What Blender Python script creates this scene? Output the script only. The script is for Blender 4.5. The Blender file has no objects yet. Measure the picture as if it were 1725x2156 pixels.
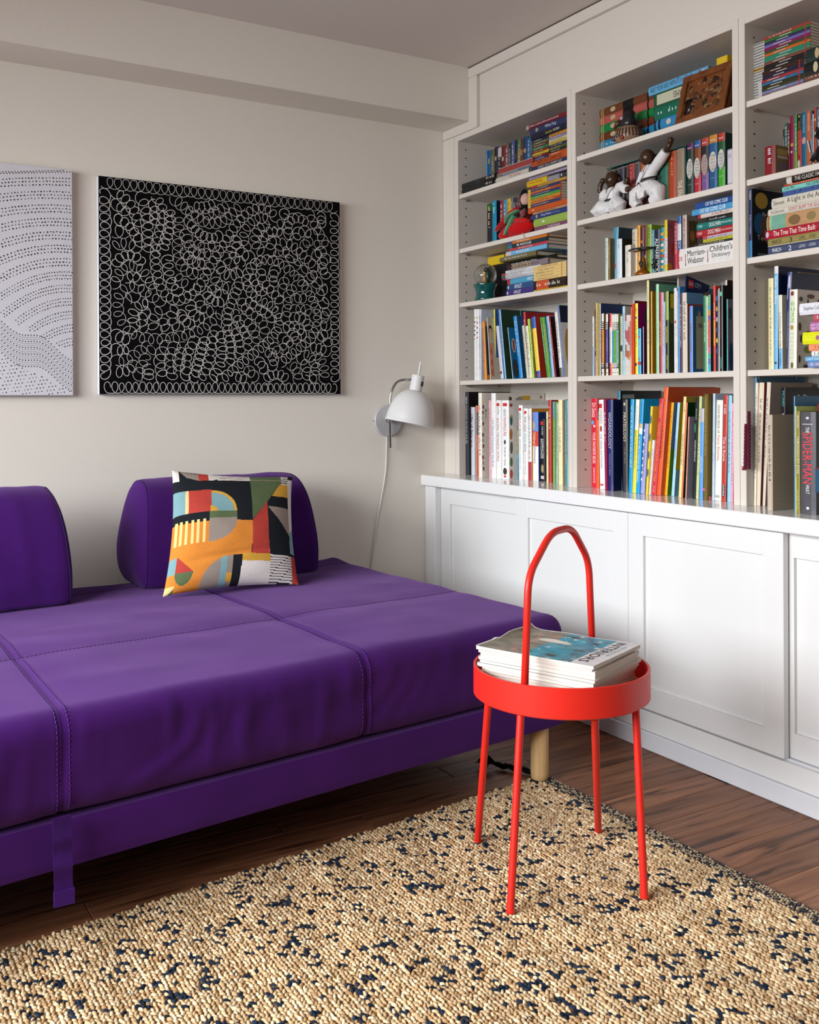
import bpy, bmesh, math, random
import numpy as np
from mathutils import Matrix, Vector
random.seed(7); RNG = np.random.default_rng(7)
SC = bpy.context.scene; COL = SC.collection

# ------------------------------------------------------------------ camera
FPX, PPX, PPY = 2091.9, 862.5, 850.0
YAW, PITCH, ROLL = .540789, .001721, -.004669
def cam_axes(y, p, r):
    cy, sy, cp, sp, cr, sr = math.cos(y), math.sin(y), math.cos(p), math.sin(p), math.cos(r), math.sin(r)
    M = np.array([[1, 0, 0], [0, 0, -1], [0, 1, 0]], float)
    Rz = np.array([[cy, -sy, 0], [sy, cy, 0], [0, 0, 1]]); Rx = np.array([[1, 0, 0], [0, cp, -sp], [0, sp, cp]])
    return np.array([[cr, -sr, 0], [sr, cr, 0], [0, 0, 1]]) @ Rx @ M @ Rz
RC = cam_axes(YAW, PITCH, ROLL); CAM = np.array([0., 0., 1.])
cd = bpy.data.cameras.new('camera'); cam = bpy.data.objects.new('camera', cd); COL.objects.link(cam)
cam.matrix_world = Matrix([[RC[0][i], -RC[1][i], -RC[2][i], CAM[i]] for i in range(3)] + [[0, 0, 0, 1]])
cd.sensor_fit = 'HORIZONTAL'; cd.sensor_width = 36; cd.lens = FPX / 1725 * 36
cd.shift_y = -(1078 - PPY) / 1725; cd.clip_start = .02
SC.camera = cam
def ray(u, v): return RC.T @ np.array([(u - PPX) / FPX, (v - PPY) / FPX, 1.])
def at(u, v, ax, val):                       # the point where a photo pixel's sight line meets the plane axis = val
    d = ray(u, v); return CAM + d * ((val - CAM[ax]) / d[ax])
def at_plane(u, v, p0, n):
    d = ray(u, v); n = np.array(n, float); return CAM + d * (np.dot(np.array(p0) - CAM, n) / np.dot(d, n))

# ------------------------------------------------------------------ world, light, exposure
w = bpy.data.worlds.new('world'); SC.world = w; w.use_nodes = True
w.node_tree.nodes['Background'].inputs[0].default_value = (.80, .90, 1, 1); w.node_tree.nodes['Background'].inputs[1].default_value = 1.0
WX = -1.75                                   # window wall
def area(name, loc, aim, sx, sy, power, col, spread=math.pi):
    l = bpy.data.lights.new(name, 'AREA'); l.shape = 'RECTANGLE'; l.size = sx; l.size_y = sy; l.energy = power; l.color = col; l.spread = spread
    o = bpy.data.objects.new(name, l); COL.objects.link(o); o.location = loc
    o.rotation_euler = (Vector(aim) - Vector(loc)).to_track_quat('-Z', 'Y').to_euler(); return o
area('window_daylight', (WX - .16, 1.50, 1.42), (WX - .16 + 2.0, 1.82, 1.42 - 1.45), 2.7, 1.3, 146, (.975, .985, 1), math.radians(122))
SC.view_settings.view_transform = 'Standard'; SC.view_settings.look = 'None'; SC.view_settings.gamma = 1
SC.view_settings.use_curve_mapping = False; SC.view_settings.exposure = 0.0
SC.cycles.use_denoising = True; SC.cycles.max_bounces = 8; SC.cycles.diffuse_bounces = 5; SC.cycles.sample_clamp_indirect = 6

# ------------------------------------------------------------------ colour and materials
def lin(h, g=1.):
    h = h.lstrip('#'); out = []
    for i in (0, 2, 4):
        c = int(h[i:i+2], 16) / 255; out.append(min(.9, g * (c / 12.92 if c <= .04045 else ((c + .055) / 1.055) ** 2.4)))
    return tuple(out)
MATS = {}
def mat(name, color='#ffffff', rough=.5, metal=0., attr=False, noise=0., nscale=20., bump=0., bscale=200., spec=.5, sheen=0., coat=0., trans=0., ior=1.45, stretch=None, sheencol=None):
    m = bpy.data.materials.new(name); m.use_nodes = True; nt = m.node_tree; N = nt.nodes; L = nt.links; b = N['Principled BSDF']
    c = lin(color) if isinstance(color, str) else color
    b.inputs['Base Color'].default_value = (*c, 1); b.inputs['Roughness'].default_value = rough; b.inputs['Metallic'].default_value = metal
    b.inputs['Specular IOR Level'].default_value = spec; b.inputs['Sheen Weight'].default_value = sheen; b.inputs['Coat Weight'].default_value = coat
    b.inputs['Sheen Roughness'].default_value = .5
    if sheencol: b.inputs['Sheen Tint'].default_value = (*lin(sheencol), 1)
    b.inputs['Transmission Weight'].default_value = trans; b.inputs['IOR'].default_value = ior
    src = None
    if attr:
        a = N.new('ShaderNodeAttribute'); a.attribute_name = 'Col'; src = a.outputs['Color']
    tc = N.new('ShaderNodeTexCoord'); co = tc.outputs['Object']
    if stretch:
        mp = N.new('ShaderNodeMapping'); mp.inputs['Scale'].default_value = stretch; L.new(co, mp.inputs[0]); co = mp.outputs[0]
    if noise:
        t = N.new('ShaderNodeTexNoise'); t.inputs['Scale'].default_value = nscale; t.inputs['Detail'].default_value = 5; L.new(co, t.inputs['Vector'])
        r = N.new('ShaderNodeMapRange'); r.inputs['From Min'].default_value = .3; r.inputs['From Max'].default_value = .7
        r.inputs['To Min'].default_value = 1 - noise; r.inputs['To Max'].default_value = 1 + noise; L.new(t.outputs['Fac'], r.inputs['Value'])
        mx = N.new('ShaderNodeMix'); mx.data_type = 'RGBA'; mx.blend_type = 'MULTIPLY'; mx.inputs[0].default_value = 1
        if src: L.new(src, mx.inputs[6])
        else: mx.inputs[6].default_value = (*c, 1)
        L.new(r.outputs[0], mx.inputs[7]); src = mx.outputs[2]
    if src: L.new(src, b.inputs['Base Color'])
    if bump:
        t2 = N.new('ShaderNodeTexNoise'); t2.inputs['Scale'].default_value = bscale; t2.inputs['Detail'].default_value = 3; L.new(co, t2.inputs['Vector'])
        bp = N.new('ShaderNodeBump'); bp.inputs['Strength'].default_value = bump; bp.inputs['Distance'].default_value = .002
        L.new(t2.outputs['Fac'], bp.inputs['Height']); L.new(bp.outputs[0], b.inputs['Normal'])
    MATS[name] = m; return m
mat('wall_paint', '#e2dcd2', .85, noise=.012, nscale=1.5, bump=.12, bscale=160, spec=.3)
mat('far_wall_dimmed', '#7c736b', .9)  # unseen wall, toned dark to cut the light it bounces back
mat('ceiling_paint', '#d9d1cc', .9, noise=.012, nscale=1.2, bump=.1, bscale=140, spec=.2)
mat('white_lacquer_dimmed', '#d3cbc2', .42, spec=.4, bump=.03, bscale=90)  # cabinet white with the warm upper dimness put into the colour
mat('cabinet_lacquer', '#e0e0e0', .38, spec=.45, bump=.03, bscale=90)
mat('counter_lacquer', '#e6e6e7', .16, spec=.5, coat=.25)
mat('plinth_shaded', '#d5d6dc', .5, noise=.02, nscale=9)  # bluish shade at floor level is put into this colour
mat('dark_gap', '#141210', .9)
mat('book_gloss', attr=True, rough=.36, spec=.45, noise=.07, nscale=60)
mat('book_cloth', attr=True, rough=.8, spec=.25, noise=.08, nscale=400, bump=.2, bscale=900)
mat('paper_pages', '#cfc4ae', .9, noise=.10, nscale=60, stretch=(1, 40, 40))
mat('ink', attr=True, rough=.45)
mat('felt', attr=True, rough=.95, spec=.1, noise=.1, nscale=150, sheen=.2)
mat('ceramic', attr=True, rough=.3, spec=.5, noise=.06, nscale=80)
mat('purple_fabric', '#3b115b', .92, noise=.12, nscale=7, bump=.10, bscale=900, spec=.10, sheen=.28, sheencol='#b58fd0')
mat('purple_webbing', '#37125c', .8, noise=.10, nscale=60, bump=.25, bscale=900, spec=.2)
mat('purple_thread', '#4a2478', .9)
mat('purple_thread_dark', '#2a0f48', .9)
mat('linen_print', attr=True, rough=.95, spec=.1, noise=.13, nscale=420, bump=.35, bscale=700)
mat('red_steel', '#d8281e', .38, spec=.45, noise=.03, nscale=12)
mat('birch', '#caa775', .5, noise=.10, nscale=14, stretch=(8, 8, .7))
mat('lamp_white', '#d9d8d8', .42, spec=.4)
mat('plate_white', '#b4b3b4', .4, spec=.5)
mat('chrome', '#b9b9bc', .16, metal=1.)
mat('black_plastic', '#0f0f10', .45)
mat('cable', '#d9d7d2', .35)
mat('canvas_black', '#070608', .85, noise=.15, nscale=40, bump=.2, bscale=600, spec=.12)
mat('canvas_white', '#d4d3da', .85, noise=.02, nscale=6, bump=.25, bscale=600)
mat('paint_white', '#d2cfcb', .6, noise=.12, nscale=90)
mat('marker_black', '#15151c', .7)
mat('jute', attr=True, rough=1., spec=.02, noise=.16, nscale=420, bump=.5, bscale=1400)
mat('rug_back', '#7d6240', .95)
mat('carved_wood', '#6b3a17', .4, noise=.35, nscale=35, bump=.6, bscale=70)
mat('brass', '#a8651c', .3, metal=.7, noise=.2, nscale=60)
mat('iron', '#2c3330', .4, metal=.6)
mat('teal_glaze', '#06504e', .1, spec=.6, noise=.25, nscale=30, coat=.4)
mat('soft_black', '#0c0b0d', .9, sheen=.1)
mat('magazine_paper', '#d4cec4', .8, noise=.2, nscale=5, stretch=(1, 1, 260))
mat('yellow_card', '#d8b41c', .6)
gm = bpy.data.materials.new('clear_glass'); gm.use_nodes = True; MATS['clear_glass'] = gm
nt = gm.node_tree; nt.nodes.clear(); o_ = nt.nodes.new('ShaderNodeOutputMaterial'); t_ = nt.nodes.new('ShaderNodeBsdfTransparent'); g_ = nt.nodes.new('ShaderNodeBsdfGlossy')
f_ = nt.nodes.new('ShaderNodeLayerWeight'); m_ = nt.nodes.new('ShaderNodeMixShader'); f_.inputs[0].default_value = .35; g_.inputs['Roughness'].default_value = .04
t_.inputs[0].default_value = (.93, .95, .95, 1)
nt.links.new(f_.outputs['Facing'], m_.inputs[0]); nt.links.new(t_.outputs[0], m_.inputs[1]); nt.links.new(g_.outputs[0], m_.inputs[2]); nt.links.new(m_.outputs[0], o_.inputs[0])
# floor boards: grain runs along x, every board takes its own tint
fm = mat('oak_boards', '#4a2a1a', .42, spec=.35); nt = fm.node_tree; N = nt.nodes; L = nt.links; b = N['Principled BSDF']
tc = N.new('ShaderNodeTexCoord'); oi = N.new('ShaderNodeObjectInfo'); mp = N.new('ShaderNodeMapping'); mp.inputs['Scale'].default_value = (2.6, 34, 8)
ad = N.new('ShaderNodeVectorMath'); ad.operation = 'ADD'; sc_ = N.new('ShaderNodeVectorMath'); sc_.operation = 'SCALE'; sc_.inputs[3].default_value = 37
cb = N.new('ShaderNodeCombineXYZ'); L.new(oi.outputs['Random'], cb.inputs[0]); L.new(oi.outputs['Random'], cb.inputs[1]); L.new(cb.outputs[0], sc_.inputs[0])
L.new(tc.outputs['Object'], ad.inputs[0]); L.new(sc_.outputs[0], ad.inputs[1]); L.new(ad.outputs[0], mp.inputs[0])
n1 = N.new('ShaderNodeTexNoise'); n1.inputs['Scale'].default_value = 1.; n1.inputs['Detail'].default_value = 7; n1.inputs['Distortion'].default_value = 1.4; L.new(mp.outputs[0], n1.inputs['Vector'])
cr = N.new('ShaderNodeValToRGB'); e = cr.color_ramp.elements; e[0].position = .33; e[0].color = (*lin('#43291a'), 1); e[1].position = .68; e[1].color = (*lin('#8f6246'), 1)
e2 = cr.color_ramp.elements.new(.45); e2.color = (*lin('#754b33'), 1); L.new(n1.outputs['Fac'], cr.inputs[0])
hs = N.new('ShaderNodeHueSaturation'); mr = N.new('ShaderNodeMapRange'); mr.inputs['To Min'].default_value = .82; mr.inputs['To Max'].default_value = 1.15
L.new(oi.outputs['Random'], mr.inputs['Value']); L.new(mr.outputs[0], hs.inputs['Value']); L.new(cr.outputs[0], hs.inputs['Color']); L.new(hs.outputs[0], b.inputs['Base Color'])
bp = N.new('ShaderNodeBump'); bp.inputs['Strength'].default_value = .25; bp.inputs['Distance'].default_value = .001; L.new(n1.outputs['Fac'], bp.inputs['Height']); L.new(bp.outputs[0], b.inputs['Normal'])

# ------------------------------------------------------------------ mesh building
class MB:
    def __init__(s): s.v = []; s.f = []; s.c = []; s.n = 0
    def add(s, vs, fs, col=None):
        n = len(s.v); s.v += [tuple(p) for p in vs]; s.f += [tuple(n + i for i in f) for f in fs]; s.c += [col] * len(fs); return s
    def box(s, a, b, col=None):
        (x0, y0, z0), (x1, y1, z1) = a, b; x0, x1 = sorted((x0, x1)); y0, y1 = sorted((y0, y1)); z0, z1 = sorted((z0, z1))
        return s.add([(x0,y0,z0),(x1,y0,z0),(x1,y1,z0),(x0,y1,z0),(x0,y0,z1),(x1,y0,z1),(x1,y1,z1),(x0,y1,z1)],
                     [(0,3,2,1),(4,5,6,7),(0,1,5,4),(1,2,6,5),(2,3,7,6),(3,0,4,7)], col)
    def bbox(s, a, b, r=.003, col=None):            # box with chamfered edges
        a = np.minimum(a, b).astype(float), np.maximum(a, b).astype(float); lo, hi = a; c = (lo + hi) / 2; h = (hi - lo) / 2
        bm = bmesh.new(); bmesh.ops.create_cube(bm, size=2)
        for v in bm.verts: v.co = Vector([c[i] + v.co[i] * h[i] for i in range(3)])
        bmesh.ops.bevel(bm, geom=bm.edges[:], offset=min(r, h.min() * .8), segments=1, affect='EDGES', profile=.5)
        bm.verts.index_update(); s.add([v.co[:] for v in bm.verts], [[v.index for v in f.verts] for f in bm.faces], col); bm.free(); return s
    def tube(s, pts, r, n=10, col=None, cap=True, closed=False):
        pts = [np.array(p, float) for p in pts]; m = len(pts); rs = r if hasattr(r, '__len__') else [r] * m
        T = []
        for i in range(m):
            if closed: t = pts[(i + 1) % m] - pts[i - 1]
            else: t = pts[min(i + 1, m - 1)] - pts[max(i - 1, 0)]
            T.append(t / (np.linalg.norm(t) + 1e-12))
        up = np.array([0, 0, 1.]) if abs(T[0][2]) < .9 else np.array([1., 0, 0]); a = np.cross(T[0], up); a /= np.linalg.norm(a); V = []
        for i in range(m):
            a = a - T[i] * np.dot(a, T[i]); a /= np.linalg.norm(a) + 1e-12; b = np.cross(T[i], a); R = rs[i]
            ra, rb = (R if hasattr(R, '__len__') else (R, R))
            for k in range(n):
                q = 2 * math.pi * k / n; V.append(pts[i] + a * ra * math.cos(q) + b * rb * math.sin(q))
        F = [(i * n + k, i * n + (k + 1) % n, (i + 1) % m * n + (k + 1) % n, (i + 1) % m * n + k) for i in range(m if closed else m - 1) for k in range(n)]
        if cap and not closed: F += [tuple(range(n - 1, -1, -1)), tuple(range((m - 1) * n, m * n))]
        return s.add(V, F, col)
    def lathe(s, prof, n=32, c=(0, 0, 0), M=None, col=None):
        V = []; 
        for (r, z) in prof:
            for k in range(n):
                q = 2 * math.pi * k / n; p = np.array([r * math.cos(q), r * math.sin(q), z])
                if M is not None: p = M @ p
                V.append(p + np.array(c))
        m = len(prof); F = [(i * n + k, i * n + (k + 1) % n, (i + 1) * n + (k + 1) % n, (i + 1) * n + k) for i in range(m - 1) for k in range(n)]
        if prof[0][0] > 1e-6: F.append(tuple(range(n - 1, -1, -1)))
        if prof[-1][0] > 1e-6: F.append(tuple(range((m - 1) * n, m * n)))
        return s.add(V, F, col)
    def ball(s, c, r, n=16, m=10, col=None, M=None):
        r = np.array(r if hasattr(r, '__len__') else (r, r, r), float); V = []; F = []
        for i in range(m + 1):
            for k in range(n):
                a = math.pi * i / m; q = 2 * math.pi * k / n; p = r * np.array([math.sin(a) * math.cos(q), math.sin(a) * math.sin(q), math.cos(a)])
                if M is not None: p = M @ p
                V.append(p + np.array(c))
        for i in range(m):
            for k in range(n): F.append((i * n + k, (i + 1) * n + k, (i + 1) * n + (k + 1) % n, i * n + (k + 1) % n))
        return s.add(V, F, col)
    def ell(s, c, ax, ay, n=14, col=None):           # flat ellipse from a centre and two half axes
        c, ax, ay = map(lambda p: np.array(p, float), (c, ax, ay))
        return s.add([c + ax * math.cos(2 * math.pi * k / n) + ay * math.sin(2 * math.pi * k / n) for k in range(n)], [tuple(range(n))], col)
    def quad(s, a, b, c, d, col=None): return s.add([a, b, c, d], [(0, 1, 2, 3)], col)
def mesh_of(name, mb, shift=(0, 0, 0)):
    me = bpy.data.meshes.new(name); sh = np.array(shift, float)
    me.from_pydata([tuple(np.array(v, float) - sh) for v in mb.v], [], mb.f)
    if any(c is not None for c in mb.c):
        at_ = me.color_attributes.new('Col', 'FLOAT_COLOR', 'CORNER'); arr = []
        for f, c in zip(mb.f, mb.c): arr += list((*(c or (.5, .5, .5)), 1)) * len(f)
        at_.data.foreach_set('color', arr)
    return me
def wloc(o):
    p = np.zeros(3)
    while o is not None: p += np.array(o.location); o = o.parent
    return p
def smooth(me, ang=None):
    me.polygons.foreach_set('use_smooth', [True] * len(me.polygons))
    if ang: me.set_sharp_from_angle(angle=math.radians(ang))
def build(name, mb, m, parent=None, local=False, sm=False, base=None):
    sh = (0, 0, 0)
    if not local:
        if parent is not None: sh = wloc(parent)
        else:
            V = np.array(mb.v); sh = np.array([(V[:, 0].min() + V[:, 0].max()) / 2, (V[:, 1].min() + V[:, 1].max()) / 2, V[:, 2].min()]) if base is None else np.array(base, float)
    me = mesh_of(name, mb, sh)
    if sm: smooth(me, sm if sm is not True else None)
    me.materials.append(MATS[m]); o = bpy.data.objects.new(name, me); COL.objects.link(o)
    if parent is not None: o.parent = parent
    elif not local: o.location = sh
    return o
def tag(o, label=None, cat=None, group=None, kind=None):
    for k, v in (('label', label), ('category', cat), ('group', group), ('kind', kind)):
        if v: o[k] = v
    return o
def thing(name, label, cat, loc, group=None):
    o = bpy.data.objects.new(name, None); COL.objects.link(o); o.location = loc; o.empty_display_size = .05
    return tag(o, label, cat, group)
def smoothpath(pts, rad=.03, n=6):               # round the corners of a polyline
    pts = [np.array(p, float) for p in pts]; out = [pts[0]]
    for i in range(1, len(pts) - 1):
        a, b, c = pts[i - 1], pts[i], pts[i + 1]; la, lc = np.linalg.norm(a - b), np.linalg.norm(c - b); r = min(rad, la * .45, lc * .45)
        p, q = b + (a - b) / la * r, b + (c - b) / lc * r
        for k in range(n + 1):
            t = k / n; out.append((1 - t) ** 2 * p + 2 * t * (1 - t) * b + t * t * q)
    return out + [pts[-1]]
# ---- lettering: gathered here, turned into meshes in one go at the end
TEXTS = []
def letter(parent, text, o, right, up, L, H, col='#ffffff', name='lettering', local=True):
    TEXTS.append((parent, text, np.array(o, float), np.array(right, float), np.array(up, float), L, H, lin(col), name))
def flush_texts():
    cache = {}; objs = []
    for s in sorted({t[1] for t in TEXTS}):
        cu = bpy.data.curves.new('txt', 'FONT'); cu.body = s; cu.size = 1; cu.resolution_u = 2; ob = bpy.data.objects.new('txt', cu); COL.objects.link(ob); objs.append((s, ob))
    bpy.context.view_layer.update(); dg = bpy.context.evaluated_depsgraph_get()
    for s, ob in objs:
        me = bpy.data.meshes.new_from_object(ob.evaluated_get(dg)); V = np.array([v.co[:] for v in me.vertices]); F = [tuple(p.vertices) for p in me.polygons]
        cache[s] = (V, F); bpy.data.meshes.remove(me)
    for s, ob in objs: cu = ob.data; bpy.data.objects.remove(ob); bpy.data.curves.remove(cu)
    for (par, s, o, r, u, L_, H, col, nm) in TEXTS:
        V, F = cache[s]; 
        if len(V) == 0: continue
        lo, hi = V.min(0), V.max(0); wd, ht = max(hi[0] - lo[0], 1e-4), max(hi[1] - lo[1], 1e-4); sx, sy = L_ / wd, H / ht
        sx, sy = min(sx, 1.5 * sy), min(sy, 1.9 * sx)
        P = o + np.outer((V[:, 0] - (lo[0] + hi[0]) / 2) * sx, r) + np.outer((V[:, 1] - (lo[1] + hi[1]) / 2) * sy, u)
        mb = MB(); mb.add(P, F, col); build(nm, mb, 'ink', par, local=True)
# ================================================================== the room
WY, XF, XB, ZC = 3.2985, 2.1414, 2.40, 2.268          # back wall, bookcase face, bookcase back, ceiling
YB = -1.9
def struct(name, mb, m, parent=None, sm=False, label=None):
    o = build(name, mb, m, parent, sm=sm)
    if parent is None: o['kind'] = 'structure'
    if label: o['label'] = label
    return o
struct('wall_back', MB().box((WX - .1, WY, -.05), (XB + .15, WY + .1, ZC + .1)), 'wall_paint', label='pale warm white wall behind the purple sofa')
struct('wall_right', MB().box((XB + .01, YB, -.05), (XB + .15, WY, ZC + .1)), 'wall_paint', label='white wall behind the built-in bookcases')
struct('wall_front', MB().box((WX - .1, YB - .1, -.05), (XB + .15, YB, ZC + .1)), 'far_wall_dimmed', label='wall behind the camera')
WZ0, WZ1, WYA, WYB = .60, 2.16, .10, 2.90
wl = MB(); wl.box((WX - .1, YB, -.05), (WX, WYA, ZC + .1)); wl.box((WX - .1, WYB, -.05), (WX, WY, ZC + .1)); wl.box((WX - .1, WYA, -.05), (WX, WYB, WZ0)); wl.box((WX - .1, WYA, WZ1), (WX, WYB, ZC + .1))
struct('wall_left', wl, 'wall_paint', label='white wall with the daylight window')
win = thing('window_1', 'white framed window in the left wall', 'window', (WX, (WYA + WYB) / 2, WZ0)); win['kind'] = 'structure'; del win['category']
fr = MB()
for a, b in (((WYA, WZ0), (WYA + .05, WZ1)), ((WYB - .05, WZ0), (WYB, WZ1)), ((WYA, WZ0), (WYB, WZ0 + .05)), ((WYA, WZ1 - .05), (WYB, WZ1)), ((1.475, WZ0), (1.525, WZ1))):
    fr.box((WX - .07, a[0], a[1]), (WX - .02, b[0], b[1]))
build('window_frame', fr, 'white_lacquer_dimmed', win)
for ya, yb in ((WYA + .05, 1.475), (1.525, WYB - .05)): build('pane', MB().box((WX - .05, ya, WZ0 + .05), (WX - .045, yb, WZ1 - .05)), 'clear_glass', win)
build('window_sill', MB().bbox((WX - .1, WYA - .03, WZ0 - .03), (WX + .06, WYB + .03, WZ0)), 'white_lacquer_dimmed', win)
struct('ceiling', MB().box((WX - .1, YB - .1, ZC), (XB + .15, WY + .1, ZC + .1)), 'ceiling_paint', label='smooth pale grey ceiling')
struct('ceiling_beam', MB().box((WX, WY - .182, 2.066), (XF - .002, WY, ZC)), 'wall_paint', label='boxed beam along the top of the back wall')
fl = struct('floor', MB().box((WX - .1, YB - .1, -.06), (XB + .15, WY + .1, -.012)), 'dark_gap', label='dark brown oak strip floor')
PWD = .083; y = .55; row = 0
while y < WY - .01:
    x = -.6 + random.uniform(-.5, .1); y1 = min(y + PWD, WY)
    while x < 2.06:
        ln = random.uniform(.55, 1.15); xa, xb = max(x, -.9), min(x + ln, 2.06)
        if xb - xa > .03: build('plank', MB().bbox((xa + .0006, y + .0006, -.012), (xb - .0006, y1 - .0006, 0), .0012), 'oak_boards', fl)
        x += ln
    y += PWD; row += 1
struct('floor_field', MB().box((WX, YB, -.012), (XB, .55, -.0005)), 'oak_boards')
bpy.data.objects['floor_field'].parent = fl; bpy.data.objects['floor_field'].location = np.array(bpy.data.objects['floor_field'].location) - np.array(fl.location); del bpy.data.objects['floor_field']['kind']
struct('floor_edge', MB().box((WX, .55, -.012), (-.85, WY, -.0005)), 'oak_boards')
q = bpy.data.objects['floor_edge']; q.parent = fl; q.location = np.array(q.location) - np.array(fl.location); del q['kind']

# ---- frieze panel and mouldings above the bookcases
YEND = WY - 2.20
tr = MB().box((XF + .012, YEND, 2.029), (XF + .03, WY - .20, ZC))
struct('frieze_panel', tr, 'white_lacquer_dimmed', label='plain white panel above the bookcases, under the ceiling')
t2 = thing('trim_1', 'flat white moulding stepping around the beam above the bookcases', 'trim', (XF, WY - .2, 2.03)); t2['kind'] = 'structure'; del t2['category']
build('moulding', MB().bbox((XF - .004, YEND, 2.226), (XF + .014, WY - .182, ZC - .004), .002), 'white_lacquer_dimmed', t2)
build('moulding', MB().bbox((XF - .004, WY - .237, 2.0295), (XF + .014, WY - .1825, 2.2255), .002), 'white_lacquer_dimmed', t2)
build('moulding', MB().bbox((XF - .004, WY - .1822, 2.0295), (XF + .014, WY - .002, 2.0655), .002), 'white_lacquer_dimmed', t2)
build('moulding', MB().box((XF - .001, WY - .18, 2.2642), (XF + .01, YEND, 2.2675)), 'dark_gap', t2)  # no moulding: dark strip painting the shaded gap under the ceiling
struct('trim_2', MB().bbox((XF - .001, WY - .0765, .7165), (XF + .02, WY - .001, 2.029), .0015), 'white_lacquer_dimmed', label='white filler strip between the back wall and the left bookcase')

# ---- three bookcase units
SHZ = [1.081, 1.381, 1.590, 1.800]; ST = .0165
UN = [(-.078, -.104, -.751, -.772, 'left'), (-.773, -.794, -1.4395, -1.461, 'middle'), (-1.462, -1.4825, -2.127, -2.148, 'right')]
BAY = {}
for a, b, c, d, nm in UN:
    A, B, C_, D = (WY + k for k in (a, b, c, d)); BAY[nm] = (B, C_)
    u = thing('bookcase_unit', {'left': 'tall white built-in bookcase nearest the wall lamp', 'middle': 'tall white built-in bookcase between the other two', 'right': 'tall white built-in bookcase cut by the right edge of the view'}[nm], 'bookcase', (XF, (A + D) / 2, .7165), 'built-in bookcases')
    build('side_panel', MB().bbox((XF, B, .7165), (XB, A, 2.029), .001), 'white_lacquer_dimmed', u)
    build('side_panel', MB().bbox((XF, D, .7165), (XB, C_, 2.029), .001), 'white_lacquer_dimmed', u)
    build('top_panel', MB().bbox((XF, C_, 2.007), (XB, B, 2.029), .001), 'white_lacquer_dimmed', u)
    build('back_panel', MB().box((XB - .008, C_, .7165), (XB, B, 2.007)), 'white_lacquer_dimmed', u)
    for z in SHZ: build('shelf', MB().bbox((XF + .004, C_ + .0015, z - ST), (XB - .008, B - .0015, z), .0012), 'white_lacquer_dimmed', u)
    ph = MB()
    for z in np.arange(.775, 1.99, .0325):
        if any(-.022 < z - s < .006 for s in SHZ): continue
        for x in (XF + .037, XF + .19): ph.ell((x, B - .0004, z), (.0029, 0, 0), (0, 0, .0029), 8)  # flat dark discs paint the shade inside the holes
    build('pin_holes', ph, 'dark_gap', u)['kind'] = 'stuff'
    pg = MB()
    for z in SHZ:
        for x in (XF + .037, XF + .19): pg.tube([(x, B, z - ST - .004), (x, B - .012, z - ST - .004)], .003, 8)
    build('shelf_pins', pg, 'chrome', u)['kind'] = 'stuff'

# ---- counter and sliding-door base cabinet
ct = MB().bbox((2.03, WY - 2.25, .6765), (XB, WY - .001, .7165), .0025)
tag(build('countertop', ct, 'counter_lacquer'), 'long glossy white countertop under the bookcases', 'countertop')
cab = thing('base_cabinet', 'low white cabinet with sliding panel doors under the countertop', 'cabinet', (2.2, WY - 1.1, 0))
build('carcass', MB().box((2.105, WY - 2.25, .05), (XB, WY - .001, .676)), 'cabinet_lacquer', cab)
build('pilaster', MB().bbox((2.05, WY - .072, 0.), (2.10, WY - .001, .676), .002), 'cabinet_lacquer', cab)
build('bottom_rail', MB().bbox((2.05, WY - 2.25, .052), (2.10, WY - .0725, .108), .002), 'cabinet_lacquer', cab)
build('door_track', MB().box((2.068, WY - 2.25, .108), (2.10, WY - .0725, .1125)), 'plinth_shaded', cab)
struct('baseboard_right', MB().bbox((2.042, WY - 2.25, 0), (2.10, WY - .0725, .0515), .003), 'plinth_shaded', label='pale shade-toned plinth along the foot of the cabinet')
def door(xf, ya, yb, z0=.1135, z1=.672, th=.019, st=.062):
    d = build('door', MB().bbox((xf + .010, yb + st - .004, z0 + st - .004), (xf + th - .002, ya - st + .004, z1 - st + .004), .0005), 'cabinet_lacquer', cab)
    d['label'] = 'sliding shaker-style door'
    W = d
    for nm, p, q_ in (('stile', (xf, ya - st, z0), (xf + th, ya, z1)), ('stile', (xf, yb, z0), (xf + th, yb + st, z1)), ('rail', (xf, yb + st, z0), (xf + th, ya - st, z0 + st)), ('rail', (xf, yb + st, z1 - st), (xf + th, ya - st, z1))):
        build(nm, MB().bbox(p, q_, .0009), 'cabinet_lacquer', W)
XD1, XD2 = 2.052, 2.0765
y2a, y2b, y3b = at(1088, 1200, 0, XD1)[1], at(1322.5, 1200, 0, XD1)[1], at(1650, 1300, 0, XD1)[1]
door(XD1, y2a, y2b + .0006); door(XD1, y2b - .0006, y3b)
door(XD2, WY - .0735, y2a - .045); door(XD2, y3b + .05, y3b - .50)

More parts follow.
